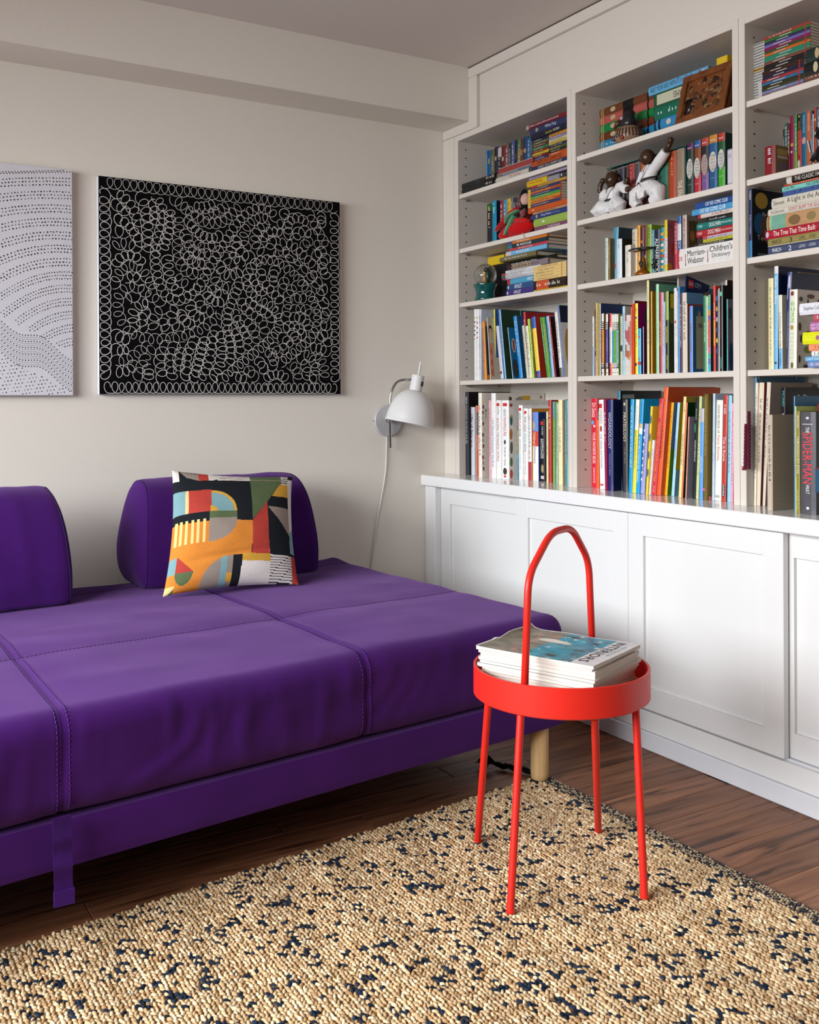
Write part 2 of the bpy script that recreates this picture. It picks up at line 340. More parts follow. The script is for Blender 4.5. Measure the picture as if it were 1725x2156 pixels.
# ================================================================== the rug
def bil(q, u, v): q = np.array(q, float); return (q[0] * (1 - u) + q[1] * u) * (1 - v) + (q[3] * (1 - u) + q[2] * u) * v
RQ = [(-.25, .45), (1.665, .45), (1.665, 2.085), (-.25, 1.865)]     # footprint: near-left, near-right, far-right, far-left
rug = thing('rug', 'chunky woven jute rug, tan with navy flecks, under the red side table', 'rug', (.8, 1.2, 0))
rb = MB(); n = 24
rv = []
for z in (.001, .007):
    for p in RQ: rv.append((p[0], p[1], z))
rb.add(rv, [(3, 2, 1, 0), (4, 5, 6, 7), (0, 1, 5, 4), (1, 2, 6, 5), (2, 3, 7, 6), (3, 0, 4, 7)])
build('backing', rb, 'rug_back', rug)
def loops(name, P, ang, la, lb, hh, cols, parent, z0=.0055):
    k = len(P); n = 7; th = np.arange(n) * 2 * np.pi / n
    ring = np.stack([np.cos(th), np.sin(th)], 1)
    rad = np.array([1., .78]); zz = np.array([0., .72])
    ca, sa = np.cos(ang), np.sin(ang); V = np.zeros((k, 2 * n + 1, 3), np.float32)
    for r_ in range(2):
        ex = ring[:, 0] * rad[r_]; ey = ring[:, 1] * rad[r_]
        X = la[:, None] * ex[None]; Y = lb[:, None] * ey[None]
        V[:, r_ * n:(r_ + 1) * n, 0] = P[:, 0:1] + X * ca[:, None] - Y * sa[:, None]; V[:, r_ * n:(r_ + 1) * n, 1] = P[:, 1:2] + X * sa[:, None] + Y * ca[:, None]
        V[:, r_ * n:(r_ + 1) * n, 2] = z0 + hh[:, None] * zz[r_]
    V[:, 2 * n, 0:2] = P; V[:, 2 * n, 2] = z0 + hh
    F = []
    for i in range(n):
        j = (i + 1) % n; F += [(i, j, n + j), (i, n + j, n + i), (n + i, n + j, 2 * n)]
    F = np.array(F); nf = len(F); Fa = (F[None] + (np.arange(k) * (2 * n + 1))[:, None, None]).reshape(-1)
    me = bpy.data.meshes.new(name); me.vertices.add(k * (2 * n + 1)); me.vertices.foreach_set('co', (V - np.array(wloc(parent), np.float32)).reshape(-1))
    me.loops.add(len(Fa)); me.loops.foreach_set('vertex_index', Fa.astype(np.int32)); me.polygons.add(k * nf); me.polygons.foreach_set('loop_start', np.arange(0, len(Fa), 3, dtype=np.int32))
    me.update(calc_edges=True); me.polygons.foreach_set('use_smooth', np.ones(k * nf, bool))
    a = me.color_attributes.new('Col', 'FLOAT_COLOR', 'POINT'); cc = np.ones((k, 2 * n + 1, 4), np.float32); cc[:, :, :3] = cols[:, None, :]; a.data.foreach_set('color', cc.reshape(-1))
    me.materials.append(MATS['jute']); o = bpy.data.objects.new(name, me); COL.objects.link(o); o.parent = parent; o['kind'] = 'stuff'; return o
dx, dy = .0082, .0098
pts = []; xs = np.arange(-.12, 1.628, dx)
for i, x in enumerate(xs):
    yt = 1.865 + (x + .25) / 1.915 * .22 + random.uniform(-.004, .004)
    ys = np.arange(.62 + (i % 2) * dy / 2, yt, dy); pts.append(np.stack([np.full(len(ys), x), ys], 1))
P = np.concatenate(pts); k = len(P); P = P + RNG.normal(0, .0009, P.shape)
tan = np.array([lin(c) for c in ('#cdb08a', '#bd9d76', '#dcc8a6', '#ab8862', '#d3ba96', '#c4a680')]); cols = tan[RNG.choice(6, k, p=[.28, .2, .2, .08, .14, .10])] * RNG.uniform(.85, 1.15, (k, 1))
cols *= (1 + .10 * np.sin(P[:, 0:1] * 37 + 2 * np.sin(P[:, 1:2] * 5)))
navy = np.zeros(k, bool); order = np.lexsort((P[:, 1], P[:, 0]))
cell = {}
for i in range(k): cell.setdefault((int(P[i, 0] / .04), int(P[i, 1] / .04)), []).append(i)
for _ in range(2500):
    cx, cy = RNG.uniform(-.12, 1.63), RNG.uniform(.62, 2.1); a = RNG.normal(-.55, .6); L1, L2 = RNG.uniform(.006, .017), RNG.uniform(.0032, .0062)
    for gi in range(int(cx / .04) - 1, int(cx / .04) + 2):
        for gj in range(int(cy / .04) - 1, int(cy / .04) + 2):
            for i in cell.get((gi, gj), ()):
                ddx, ddy = P[i, 0] - cx, P[i, 1] - cy; s, t = ddx * math.cos(a) + ddy * math.sin(a), -ddx * math.sin(a) + ddy * math.cos(a)
                if (s / L1) ** 2 + (t / L2) ** 2 < 1 and RNG.random() < .8: navy[i] = True
cols[navy] = np.array(lin('#222c3c')) * RNG.uniform(.6, 1.5, (navy.sum(), 1))
rowid = np.round((P[:, 0] + .12) / dx).astype(int); sg = np.where(rowid % 2 == 0, 1., -1.)
loops('jute_loops', P, np.pi / 2 + sg * .42 + RNG.normal(0, .24, k), RNG.uniform(.0060, .0086, k), RNG.uniform(.0030, .0042, k), RNG.uniform(.0035, .0066, k), cols, rug)
bx, by = np.meshgrid(np.arange(1.631, 1.668, .0047), np.arange(.62, 2.085, .0062)); by = by + (bx * 1000 % 2) * .003
PB = np.stack([bx.ravel(), by.ravel()], 1) + RNG.normal(0, .0006, (bx.size, 2)); kb = len(PB)
cb_ = np.where((RNG.random(kb) < .5)[:, None], np.array(lin('#2a3342')), np.array(lin('#b7a68b'))) * RNG.uniform(.75, 1.2, (kb, 1))
loops('binding_strip', PB, RNG.normal(.6, .25, kb), np.full(kb, .0044), np.full(kb, .0026), np.full(kb, .005), cb_, rug, .004)
fz = MB()                                              # loose navy yarn ends
for _ in range(420):
    x, y_ = random.uniform(-.1, 1.62), random.uniform(.7, 2.05); a = random.uniform(0, 6.28); l = random.uniform(.006, .016); c_ = random.uniform(-1, 1)
    if y_ > 1.85 + (x + .25) / 1.915 * .22: continue
    pp = [np.array([x + l * t * math.cos(a + c_ * t), y_ + l * t * math.sin(a + c_ * t), .0115 + .004 * math.sin(3.14 * t)]) for t in (0, .33, .66, 1)]
    fz.tube(pp, .0007, 4, lin('#1f2838'))
build('yarn_ends', fz, 'jute', rug)['kind'] = 'stuff'
ts = MB()                                              # the dark tassel at the far right corner
for i in range(46):
    a = random.uniform(-.5, .5); l = random.uniform(.03, .055); p0 = np.array([1.59, 2.20, .012]) + np.array([random.uniform(-.004, .004)] * 3) * .6
    dr = np.array([-.85 + .3 * a, .35 + a, 0]); ts.tube([p0, p0 + dr * l * .5 + np.array([0, 0, random.uniform(.006, .022)]), p0 + dr * l + np.array([0, 0, random.uniform(-.006, .02)])], .0011, 4, lin('#111113'))
tp_ = [np.array([1.655, 2.085, .010]) * (1 - t) + np.array([1.59, 2.20, .012]) * t + np.array([0, 0, .002 * math.sin(t * 20)]) for t in np.linspace(0, 1, 14)]
ts.tube(tp_, [.007 + .0012 * math.sin(i * 1.9) for i in range(14)], 8, lin('#17171a'))
for i in range(160):
    p = tp_[random.randrange(14)] + np.array([random.uniform(-.006, .006), random.uniform(-.006, .006), random.uniform(0, .005)]); q_ = p + np.array([random.uniform(-.007, .007), random.uniform(-.007, .007), random.uniform(0, .005)]); ts.tube([p, q_], .0007, 4, lin(random.choice(['#141416', '#1c1c20', '#4c4438'])))
build('tassel', ts, 'jute', rug, sm=True)
from mathutils import noise as mnoise
def ns(x, y, z=0.): return mnoise.noise(Vector((x, y, z)))
# ================================================================== the sofa bed
SQ = [(-.30, 1.785), (1.697, 2.015), (1.640, 3.245), (-.30, 3.03)]
SL, SD, SH, SZ = 2.0, 1.23, .197, .243
sofa = thing('sofa_bed', 'wide deep purple sofa bed on birch legs along the back wall', 'sofa', (.7, 2.5, 0))
SEAMX = (SL / 3 + .02, 2 * SL / 3 + .02); SEAMY = (.45, 1.09)
def mdisp(p, n):
    sx, sy, z = p; d = 0.; top = max(0., n[2]); front = max(0., -n[1])
    if top > .2 or front > .2:
        for s in SEAMX: d -= .0038 * math.exp(-((sx - s) / .0045) ** 2) - .0012 * math.exp(-((abs(sx - s) - .011) / .006) ** 2) + .0028 * math.exp(-((sx - s) / .05) ** 2)
    if top > .2:
        for s in SEAMY: d -= (.0025 * math.exp(-((sy - s) / .004) ** 2) + .0028 * math.exp(-((sy - s) / .05) ** 2)) * top
        d += (.007 * ns(sx * 2.3, sy * 2.9, 1) + .0025 * ns(sx * 7, sy * 8, 4)) * top
        d += .0022 * max(0, ns(sx * 3 + sy * 9, sy * 4 - sx * 2, 9)) * top
    if front > .15:
        env = math.sin(math.pi * min(1, max(0, z / SH))) ** .7 * front
        w_ = ns(sx * 11 + 1.5 * ns(sx * 4, z * 9, 2), z * 2.2, 5); d += .0075 * env * w_ + .006 * env * max(0, ns(sx * 24, z * 5, 7)) - .002 * env
        d += .004 * env * ns(sx * 5, 0, 3)
    return d
def mpoint(p, off=0., r=.05):
    dim = np.array([SL, SD, SH]); p = np.array(p, float); rr = np.array([r, r, r]); q = np.clip(p, rr, dim - rr); d = p - q; n = d / (np.linalg.norm(d) + 1e-9)
    p = q + n * r; p = p + n * (mdisp(p, n) + off); xy = bil(SQ, p[0] / SL, p[1] / SD)
    ear = .010 * math.exp(-((SL - p[0]) ** 2 + (p[1] - SD) ** 2) / .004) + .006 * math.exp(-((SL - p[0]) ** 2 + p[1] ** 2) / .004)
    return np.array([xy[0], xy[1], SZ + p[2] + ear * max(0, n[2])])
def rbox(fn, L_, D_, H_, nu, nv, nz):
    us = np.linspace(0, L_, nu + 1); vs = np.linspace(0, D_, nv + 1); zs = np.linspace(0, H_, nz + 1); idx = {}; V = []; F = []
    def vid(i, j, k):
        key = (i, j, k)
        if key not in idx: idx[key] = len(V); V.append(fn((us[i], vs[j], zs[k])))
        return idx[key]
    for i in range(nu):
        for j in range(nv):
            F.append((vid(i, j, nz), vid(i + 1, j, nz), vid(i + 1, j + 1, nz), vid(i, j + 1, nz))); F.append((vid(i, j, 0), vid(i, j + 1, 0), vid(i + 1, j + 1, 0), vid(i + 1, j, 0)))
        for k in range(nz):
            F.append((vid(i, 0, k), vid(i + 1, 0, k), vid(i + 1, 0, k + 1), vid(i, 0, k + 1))); F.append((vid(i, nv, k), vid(i, nv, k + 1), vid(i + 1, nv, k + 1), vid(i + 1, nv, k)))
    for j in range(nv):
        for k in range(nz):
            F.append((vid(0, j, k), vid(0, j, k + 1), vid(0, j + 1, k + 1), vid(0, j + 1, k))); F.append((vid(nu, j, k), vid(nu, j + 1, k), vid(nu, j + 1, k + 1), vid(nu, j, k + 1)))
    return MB().add(V, F)
mattress = build('mattress', rbox(mpoint, SL, SD, SH, 260, 100, 22), 'purple_fabric', sofa, sm=True)
def seam_stitches(path, name='stitching', m='purple_thread', r=.0008):
    mb = MB(); P = np.array(path); s = np.concatenate([[0], np.cumsum(np.linalg.norm(np.diff(P, axis=0), axis=1))]); t = 0.
    while t < s[-1] - .008:
        a = [np.array([np.interp(t + q, s, P[:, i]) for i in range(3)]) for q in (0, .003, .006)]; mb.tube(a, r, 4); t += .0095
    o = build(name, mb, m, mattress); o['kind'] = 'stuff'; return o
def mpath(sx, y1=1.15, off=.0006): return [mpoint((sx, 0, z), off) for z in np.linspace(.012, SH, 30)] + [mpoint((sx, y_, SH), off) for y_ in np.linspace(.006, y1, 120)]
for s in SEAMX:
    for d in (-.011, .011): seam_stitches(mpath(s + d))
    mb = MB(); mb.tube(mpath(s, 1.2, -.0004), .0012, 5); build('seam', mb, 'purple_thread_dark', mattress)
for s in SEAMY: 
    mb = MB(); mb.tube([mpoint((x, s, SH), -.0003) for x in np.linspace(.02, SL - .03, 160)], .0011, 5); build('seam', mb, 'purple_thread_dark', mattress)
    seam_stitches([mpoint((x, s + .006, SH), .0005) for x in np.linspace(.02, SL - .03, 260)], m='purple_thread_dark', r=.0006)
def bpoint(p):
    dim = np.array([SL, SD, .094]); p = np.array(p, float); r = .012; q = np.clip(p, r, dim - r); d = p - q; n = d / (np.linalg.norm(d) + 1e-9); p = q + n * r
    xy = bil([(-.29, 1.797), (1.688, 2.024), (1.630, 3.22), (-.29, 3.01)], p[0] / SL, p[1] / SD); return np.array([xy[0], xy[1], .150 + p[2]])
build('base_frame', rbox(bpoint, SL, SD, .094, 40, 24, 6), 'purple_fabric', sofa, sm=40)
for (x, y_) in ((1.627, 2.056), (-.20, 1.84), (1.60, 3.15), (-.2, 2.9)):
    build('leg', MB().lathe([(.019, .0125), (.0225, .016), (.0238, .03), (.0238, .156)], 28, (x, y_, 0)), 'birch', sofa, sm=40)
sp = MB(); st = []
for i in range(22):
    t = i / 21; z = .262 - .158 * t; st.append((.0035 * math.sin(t * 19) * math.exp(-(t - .45) ** 2 * 9), z))
for side in (0, 1):
    pass
cx0 = at(128, 1735, 1, 1.852)[0]
V = []; F = []
for i, (o_, z) in enumerate(st):
    xc = cx0 + (.262 - z) * .02; wd = .0165 if i < 18 else .0175
    for (sx_, sy_) in ((-wd, 0), (wd, 0), (wd, .0028), (-wd, .0028)): V.append((xc + sx_ + .0, 1.852 - .0105 + (xc + sx_ - cx0) * .115 + o_ * .8 + sy_, z))
for i in range(len(st) - 1):
    for k in range(4): F.append((i * 4 + k, (i + 1) * 4 + k, (i + 1) * 4 + (k + 1) % 4, i * 4 + (k + 1) % 4))
F += [(0, 1, 2, 3), tuple(len(V) - 4 + k for k in (3, 2, 1, 0))]
strap = build('pull_strap', MB().add(V, F), 'purple_webbing', sofa, sm=50)
fo = MB().box((cx0 - .0148, 1.8375, .1040), (cx0 + .0208, 1.8455, .131)); build('folded_end', fo, 'purple_webbing', strap)

# ---- loose wedge back cushions
PR = np.array([(0, 0), (-.016, .03), (-.017, .10), (.004, .20), (.03, .262), (.065, .300), (.11, .318), (.155, .322), (.20, .308), (.235, .27), (.262, .20), (.288, .12), (.292, .07), (.27, .025), (.21, .0), (.1, -.004)])
def spline_closed(P, n):
    m = len(P); out = []
    for k in range(n):
        t = k / n * m; i = int(t); t -= i; a, b, c, d = P[(i - 1) % m], P[i % m], P[(i + 1) % m], P[(i + 2) % m]
        out.append(.5 * ((2 * b) + (-a + c) * t + (2 * a - 5 * b + 4 * c - d) * t * t + (-a + 3 * b - 3 * c + d) * t ** 3))
    return np.array(out)
def back_cushion(label, org, length, yaw, seed):
    c = thing('back_cushion', label, 'cushion', (org[0], org[1], org[2]), 'wedge cushions on the sofa bed')
    pf = spline_closed(PR, 72); cen = pf.mean(0); n = 72; ca, sa = math.cos(yaw), math.sin(yaw); V = []; F = []; seam = []
    R = .035; stn = []
    stn += [(-.016 + .016 * (s ** 2), 1 - s * .98) for s in (0,)]
    ends = [(0.03, -.014), (.35, -.013), (.62, -.008), (.82, -.002), (.93, .004), (.968, .010)]
    mid = [(.985, .016), (.995, .026), (1., .04)]
    lst = [(sc, o) for sc, o in ends + mid] + [(1., t) for t in np.linspace(.06, length - .06, 46)] + [(sc, length - o) for sc, o in reversed(ends + mid)]
    for (sc, o) in lst:
        for k in range(n):
            a, z = cen + (pf[k] - cen) * sc
            w_ = .0032 * ns(o * 9 + seed, z * 7 + a * 5, seed) + .004 * max(0, ns(o * 16 + seed, z * 4, seed + 2)) * (1 if .06 < o < length - .06 else .4)
            dn = (pf[k] - cen); dn = dn / np.linalg.norm(dn); a += dn[0] * w_; z += dn[1] * w_
            o2 = o + (length / 2 - o) * .10 * max(0, z / .32) ** 2.2
            V.append((org[0] + o2 * ca - a * sa, org[1] + o2 * sa + a * ca, org[2] + max(z, -.004) + .004))
    for i in range(len(lst) - 1):
        for k in range(n): F.append((i * n + k, (i + 1) * n + k, (i + 1) * n + (k + 1) % n, i * n + (k + 1) % n))
    F += [tuple(range(n)), tuple(range(len(V) - 1, len(V) - n - 1, -1))]
    cover = build('cover', MB().add(V, F), 'purple_fabric', c, sm=True)
    for row in (5, len(lst) - 6):
        build('seam', MB().tube(V[row * n:(row + 1) * n], .0019, 6, closed=True), 'purple_thread_dark', c, sm=True)
    b = np.array(org); e = np.array([ca, sa, 0]); f = np.array([-sa, ca, 0])
    bar = MB(); bar.tube([b + e * .06 + f * .012 + (0, 0, .0025), b + e * (length - .06) + f * .012 + (0, 0, .0025)], .0022, 8); build('support_bar', bar, 'iron', c)
    return c
XR = at(678, 1140, 1, 2.965)[0] - .006
back_cushion('purple wedge back cushion behind the patterned pillow', (.842, 2.962, .437), XR - .842, .025, 3.)
XL = at(159, 1185, 1, 2.865)[0] - .006
back_cushion('purple wedge back cushion cut by the left edge of the view', (XL - .66, 2.842, .437), .66, .035, 11.)

# ---- patterned throw pillow
PC = dict(k='#1f2227', o='#d48538', r='#b3433a', b='#7ba0a6', y='#cf9d3f', c='#e4cd86', g='#5b6a4a', n='#94877e', w='#d9d2cd', t='#e8c58c')
def in_poly(x, y, P):
    ins = False; j = len(P) - 1
    for i in range(len(P)):
        (xi, yi), (xj, yj) = P[i], P[j]
        if (yi > y) != (yj > y) and x < (xj - xi) * (y - yi) / (yj - yi) + xi: ins = not ins
        j = i
    return ins
def pillow_print(x, y):
    if y < 292:
        if x < 175: return 'w'
        if x < 372 and in_poly(x, y, [(175, 150), (372, 190), (372, 292), (250, 250)]): return 'n'
        if 362 < x < 470: return 'r'
        if 470 <= x < 600 and (x - 470) ** 2 / 130 ** 2 + (y - 200) ** 2 / 95 ** 2 < 1: return 'w'
        if 560 < x < 900: return 'n' if (y // 9) % 4 == 0 else 'w'
        if 900 <= x < 1245: return 'n' if 268 < y < 280 else 'g'
        if 1240 <= x < 1325: return 'k' if (y // 10) % 3 == 0 else 'w'
        if x >= 1325: return 'k' if y < 260 else 'w'
        return 'k'
    if x > 1322 and y < 1090: return 'w' if y < 880 - (x - 1322) * 1.2 else 'b'
    if 1240 < x <= 1322 and y < 330: return 'k' if (y // 10) % 3 == 0 else 'w'
    if y < 1112 and x > 893:
        if in_poly(x, y, [(893, 292), (1247, 292), (1060, 565), (895, 765)]): return 'g'
        if in_poly(x, y, [(1225, 328), (1325, 328), (1325, 487), (1120, 487)]): return 'y'
        if 1060 < x and 487 <= y < 615: return 'k'
        if in_poly(x, y, [(1065, 615), (1322, 615), (1322, 905)]): return 'n'
        if in_poly(x, y, [(890, 780), (1062, 560), (1062, 900), (1078, 1115), (900, 1115)]): return 'r'
        return 'k'
    if y < 775 and x <= 893:
        if 418 < y < 675 and x < 495:
            if x < 235: return 'b'
            if x < 262: return 't'
            return 'r' if not (x > 480 and (x - 490) ** 2 + (y - 675) ** 2 < 65 ** 2) else 'y'
        if 418 < y < 675 and x >= 495:
            d = math.hypot(x - 490, (y - 678))
            if d < 65: return 'y'
            if d < 222: return 'b'
            if d < 250: return 'y'
            return 'k'
        if 675 <= y < 745: return 'g' if 475 < x < 742 else 'k'
        if 745 <= y and x > 742: return 'k'
        if y <= 418: return 'k'
    if 738 <= y < 988 and x < 475:
        for xb in (136, 186, 238, 296, 354, 412):
            if xb < x < xb + 27: return 'c'
        return 'k' if y < 771 else 'o'
    if 745 <= y < 990 and 475 <= x <= 742:
        if (x - 475) ** 2 / 268 ** 2 + max(0, y - 760) ** 2 / 225 ** 2 < 1: return 'n'
        return 'k' if y < 780 else 'o'
    if y >= 1112 and x > 800:
        if x > 1330: return 'r'
        if x < 1085: return 'y' if y < 1185 else 'w'
        return 'k' if ((y - 1112) % 26) < 7 else 'w'
    if x > 715 and y > 1122: return 'k'
    if y > 1125 and x > 428 and ((x - 720) / 292) ** 2 + ((y - 1420) / 298) ** 2 < 1:
        if 600 < x < 665: return 'b'
        if x >= 665: return 'y' if 1295 < y < 1375 else 'n'
        return 'n'
    if y > 1105:
        if x < 188 and y < 1260: return 'b'
        if in_poly(x, y, [(188, 1100), (352, 1256), (188, 1256)]): return 'r'
        if y >= 1256 and ((x - 268) / 84) ** 2 + ((y - 1256) / 120) ** 2 < 1: return 'g'
        if x < 200 and y > 1370: return 'c' if x + y < 1590 else 'g'
    return 'o'
pil = thing('throw_pillow', 'square linen pillow with a black, orange, red and blue geometric print', 'pillow', (1.05, 2.8, .44))
BL, BR = np.array([.855, 2.80, .446]), np.array([1.262, 2.760, .447]); TL, TR = at(362, 990, 1, 2.985), at(616, 1003, 1, 2.955)
nrm = np.cross(BR - BL, TL - BL); nrm /= np.linalg.norm(nrm); NP = 190
def pil_pt(u, v, side):
    e = .035; uu = u + e * (math.sin(math.pi * v) ** .8) * (1 - 2 * u) ** 3; vv = v + e * (math.sin(math.pi * u) ** .8) * (1 - 2 * v) ** 3
    p = (TL * (1 - uu) + TR * uu) * (1 - vv) + (BL * (1 - uu) + BR * uu) * vv
    f = (max(0, 4 * u * (1 - u)) ** .52) * (max(0, 4 * v * (1 - v)) ** .52)
    wr = .004 * ns(u * 5, v * 7, 3) + .004 * max(0, ns(u * 3 + v * 8, v * 10 - u * 4, 6)) * v - .005 * math.exp(-((v - .8 + .10 * u) / .025) ** 2) * (u < .75) * math.sin(math.pi * u)
    sag = 1 + .25 * v
    return p - nrm * (-1 if side else 1) * -1 * f * (.062 * sag if side == 0 else .035) * (1 if side == 0 else 1) + nrm * f * wr * (1 if side == 0 else 0)
mb = MB()
V = [pil_pt(i / NP, j / NP, 0) for j in range(NP + 1) for i in range(NP + 1)]; F = []; cols_ = []
W1 = NP + 1; cc = {k: lin(v) for k, v in PC.items()}
for j in range(NP):
    for i in range(NP):
        u, v = (i + .5) / NP, (j + .5) / NP; x = 118 + u * (1268 + 10 * v); y_ = 150 + v * 1290 - 70 * u * v + 55 * u * (1 - v)
        mb.c.append(cc[pillow_print(x, y_)]); F.append((j * W1 + i, (j + 1) * W1 + i, (j + 1) * W1 + i + 1, j * W1 + i + 1))
mb.v = [tuple(p) for p in V]; mb.f = F
build('front_cover', mb, 'linen_print', pil, sm=True)
mb = MB(); NB = 40
for j in range(NB):
    for i in range(NB):
        pass
V = [pil_pt(i / NB, j / NB, 1) for j in range(NB + 1) for i in range(NB + 1)]; W2 = NB + 1
mb.add(V, [(j * W2 + i, j * W2 + i + 1, (j + 1) * W2 + i + 1, (j + 1) * W2 + i) for j in range(NB) for i in range(NB)], lin('#cfc6be'))
build('back_cover', mb, 'linen_print', pil, sm=True)

# ================================================================== two canvases
def canvas(name, label, x0, x1, z0, z1, front):
    c = thing(name, label, 'painting', ((x0 + x1) / 2, WY - .014, z0))
    build('stretched_canvas', MB().bbox((x0, WY - .026, z0), (x1, WY - .002, z1), .0015), 'canvas_white', c)
    if front: build('painted_ground', MB().box((x0 + .0008, WY - .0272, z0 + .001), (x1 - .0005, WY - .0255, z1 - .0005)), front, c)
    return c
CX0, CX1, CZ0, CZ1 = at(208, 600, 1, WY - .027)[0], at(716.5, 600, 1, WY - .027)[0], 1.029, 1.737
art = canvas('loop_painting', 'black canvas covered in white looping scribbles above the sofa', CX0, CX1, CZ0, CZ1, 'canvas_black')
CW, CH = CX1 - CX0, CZ1 - CZ0
def field(x, y):
    b = min(x, CW - x, y, CH - y)
    a = 2.6 * ns(x * 2.6 + 3, y * 2.6, 1.7) * math.pi + .6
    return math.cos(a), math.sin(a)
lines = []; DS = .0325; grid = {}
def near(x, y, d, own=None, lim=0):
    gi, gj = int(x / DS), int(y / DS)
    for i in range(gi - 1, gi + 2):
        for j in range(gj - 1, gj + 2):
            for (px, py) in grid.get((i, j), ()):
                if (px - x) ** 2 + (py - y) ** 2 < d * d: return True
    if own:
        for (px, py) in own[:-lim]:
            if (px - x) ** 2 + (py - y) ** 2 < d * d: return True
    return False
def commit(l):
    lines.append(l)
    for (x, y) in l: grid.setdefault((int(x / DS), int(y / DS)), []).append((x, y))
mrg = .021
commit([(t, mrg) for t in np.arange(mrg, CW - mrg, .006)]); commit([(t, CH - mrg) for t in np.arange(mrg, CW - mrg, .006)])
commit([(mrg, t) for t in np.arange(mrg + DS, CH - mrg - DS * .8, .006)]); commit([(CW - mrg, t) for t in np.arange(mrg + DS, CH - mrg - DS * .8, .006)])
rs = random.Random(21)
for _ in range(5000):
    x0, y0 = rs.uniform(.06, CW - .06), rs.uniform(.06, CH - .06)
    if near(x0, y0, DS * .80): continue
    parts = []
    for sgn_ in (1, -1):
        x, y_ = x0, y0; l = []; fx0 = None
        for st_ in range(120):
            fx, fy = field(x, y_); x += sgn_ * fx * .006; y_ += sgn_ * fy * .006
            if not (.05 < x < CW - .05 and .05 < y_ < CH - .05) or near(x, y_, DS * .70): break
            if len(l) > 14 and near(9, 9, 0, None) is False and any((px - x) ** 2 + (py - y_) ** 2 < (DS * .7) ** 2 for (px, py) in l[:-12]): break
            l.append((x, y_))
        parts.append(l)
    l = parts[1][::-1] + [(x0, y0)] + parts[0]
    if len(l) >= 5: commit(l)
    else: commit([(x0 - .012, y0), (x0 - .006, y0), (x0, y0), (x0 + .006, y0), (x0 + .012, y0)])
lp = MB()
def ribbon(mb, P, wd, yp, toworld):
    P = np.array(P); T = np.gradient(P, axis=0); T /= np.linalg.norm(T, axis=1, keepdims=True) + 1e-9; Nn = np.stack([-T[:, 1], T[:, 0]], 1)
    a, b = P + Nn * wd[:, None] / 2, P - Nn * wd[:, None] / 2; n0 = len(mb.v); m = len(P)
    mb.v += [toworld(*q, yp) for q in a] + [toworld(*q, yp) for q in b]; mb.f += [(n0 + i, n0 + i + 1, n0 + m + i + 1, n0 + m + i) for i in range(m - 1)]; mb.c += [None] * (m - 1)
for l in lines[:4]:                                      # the rows along the edges wander a little
    for i, (x, y_) in enumerate(l): l[i] = (x + .004 * ns(i * .09, 3, len(l)), y_ + .004 * ns(i * .09, 8, len(l)))
cov_ = np.zeros((int(CW / .004) + 1, int(CH / .004) + 1), bool)
def cover_(P_):
    for a_, b_ in np.array(P_)[::3]:
        i0, j0 = int(a_ / .004), int(b_ / .004); cov_[max(0, i0 - 3):i0 + 4, max(0, j0 - 3):j0 + 4] = True
for li, l in enumerate(lines):
    L_ = np.array(l); s = np.concatenate([[0], np.cumsum(np.linalg.norm(np.diff(L_, axis=0), axis=1))]); tot = s[-1]
    adv = rs.uniform(.0205, .0285); nl = max(1, round(tot / adv)); m = nl * 16 + 6; tt = np.linspace(0, tot, m)
    X, Y = np.interp(tt, s, L_[:, 0]), np.interp(tt, s, L_[:, 1]); T = np.stack([np.gradient(X), np.gradient(Y)], 1); T /= np.linalg.norm(T, axis=1, keepdims=True) + 1e-9
    ph = np.arange(m) / 16 * 2 * np.pi + rs.uniform(0, 6); wob = np.array([1 + .22 * ns(t * 30 + li, li, 0) for t in tt])
    rT, rN = rs.uniform(.0140, .0180) * wob, rs.uniform(.0170, .0205) * wob
    P_ = np.stack([X, Y], 1) + T * (rT * np.cos(ph))[:, None] + np.stack([-T[:, 1], T[:, 0]], 1) * (rN * np.sin(ph))[:, None]
    P_[:, 0] = np.clip(P_[:, 0], .004, CW - .004); P_[:, 1] = np.clip(P_[:, 1], .004, CH - .004)
    wd = np.full(m, rs.uniform(.0015, .0024)) * np.array([.85 + .4 * abs(ns(i * .2, li, 5)) for i in range(m)])
    cover_(P_); ribbon(lp, P_, wd, WY - .0276 - .00005 * (li % 5), lambda a, b, yp: (CX0 + a, yp, CZ0 + b))
for k in range(4000):                                    # single rings in the gaps that are left
    a_, b_ = rs.uniform(.02, CW - .02), rs.uniform(.02, CH - .02)
    if cov_[int(a_ / .004), int(b_ / .004)]: continue
    an = rs.uniform(0, 3.14); r1, r2 = rs.uniform(.011, .016), rs.uniform(.014, .02); th = np.linspace(0, 6.6, 22)
    P_ = np.stack([a_ + r1 * np.cos(th) * math.cos(an) - r2 * np.sin(th) * math.sin(an), b_ + r1 * np.cos(th) * math.sin(an) + r2 * np.sin(th) * math.cos(an)], 1)
    P_[:, 0] = np.clip(P_[:, 0], .004, CW - .004); P_[:, 1] = np.clip(P_[:, 1], .004, CH - .004)
    i0, j0 = int(a_ / .004), int(b_ / .004); cov_[max(0, i0 - 2):i0 + 3, max(0, j0 - 2):j0 + 3] = True; cover_(P_)
    ribbon(lp, P_, np.full(22, rs.uniform(.0014, .0021)), WY - .02765, lambda a, b, yp: (CX0 + a, yp, CZ0 + b))
build('painted_loops', lp, 'paint_white', art)['kind'] = 'stuff'
D1 = at(153.5, 600, 1, WY - .027)[0]; D0 = D1 - .58
dot = canvas('dot_painting', 'white canvas with curved rows of small black dots, cut by the left edge', D0, D1, 1.026, 1.745, None)
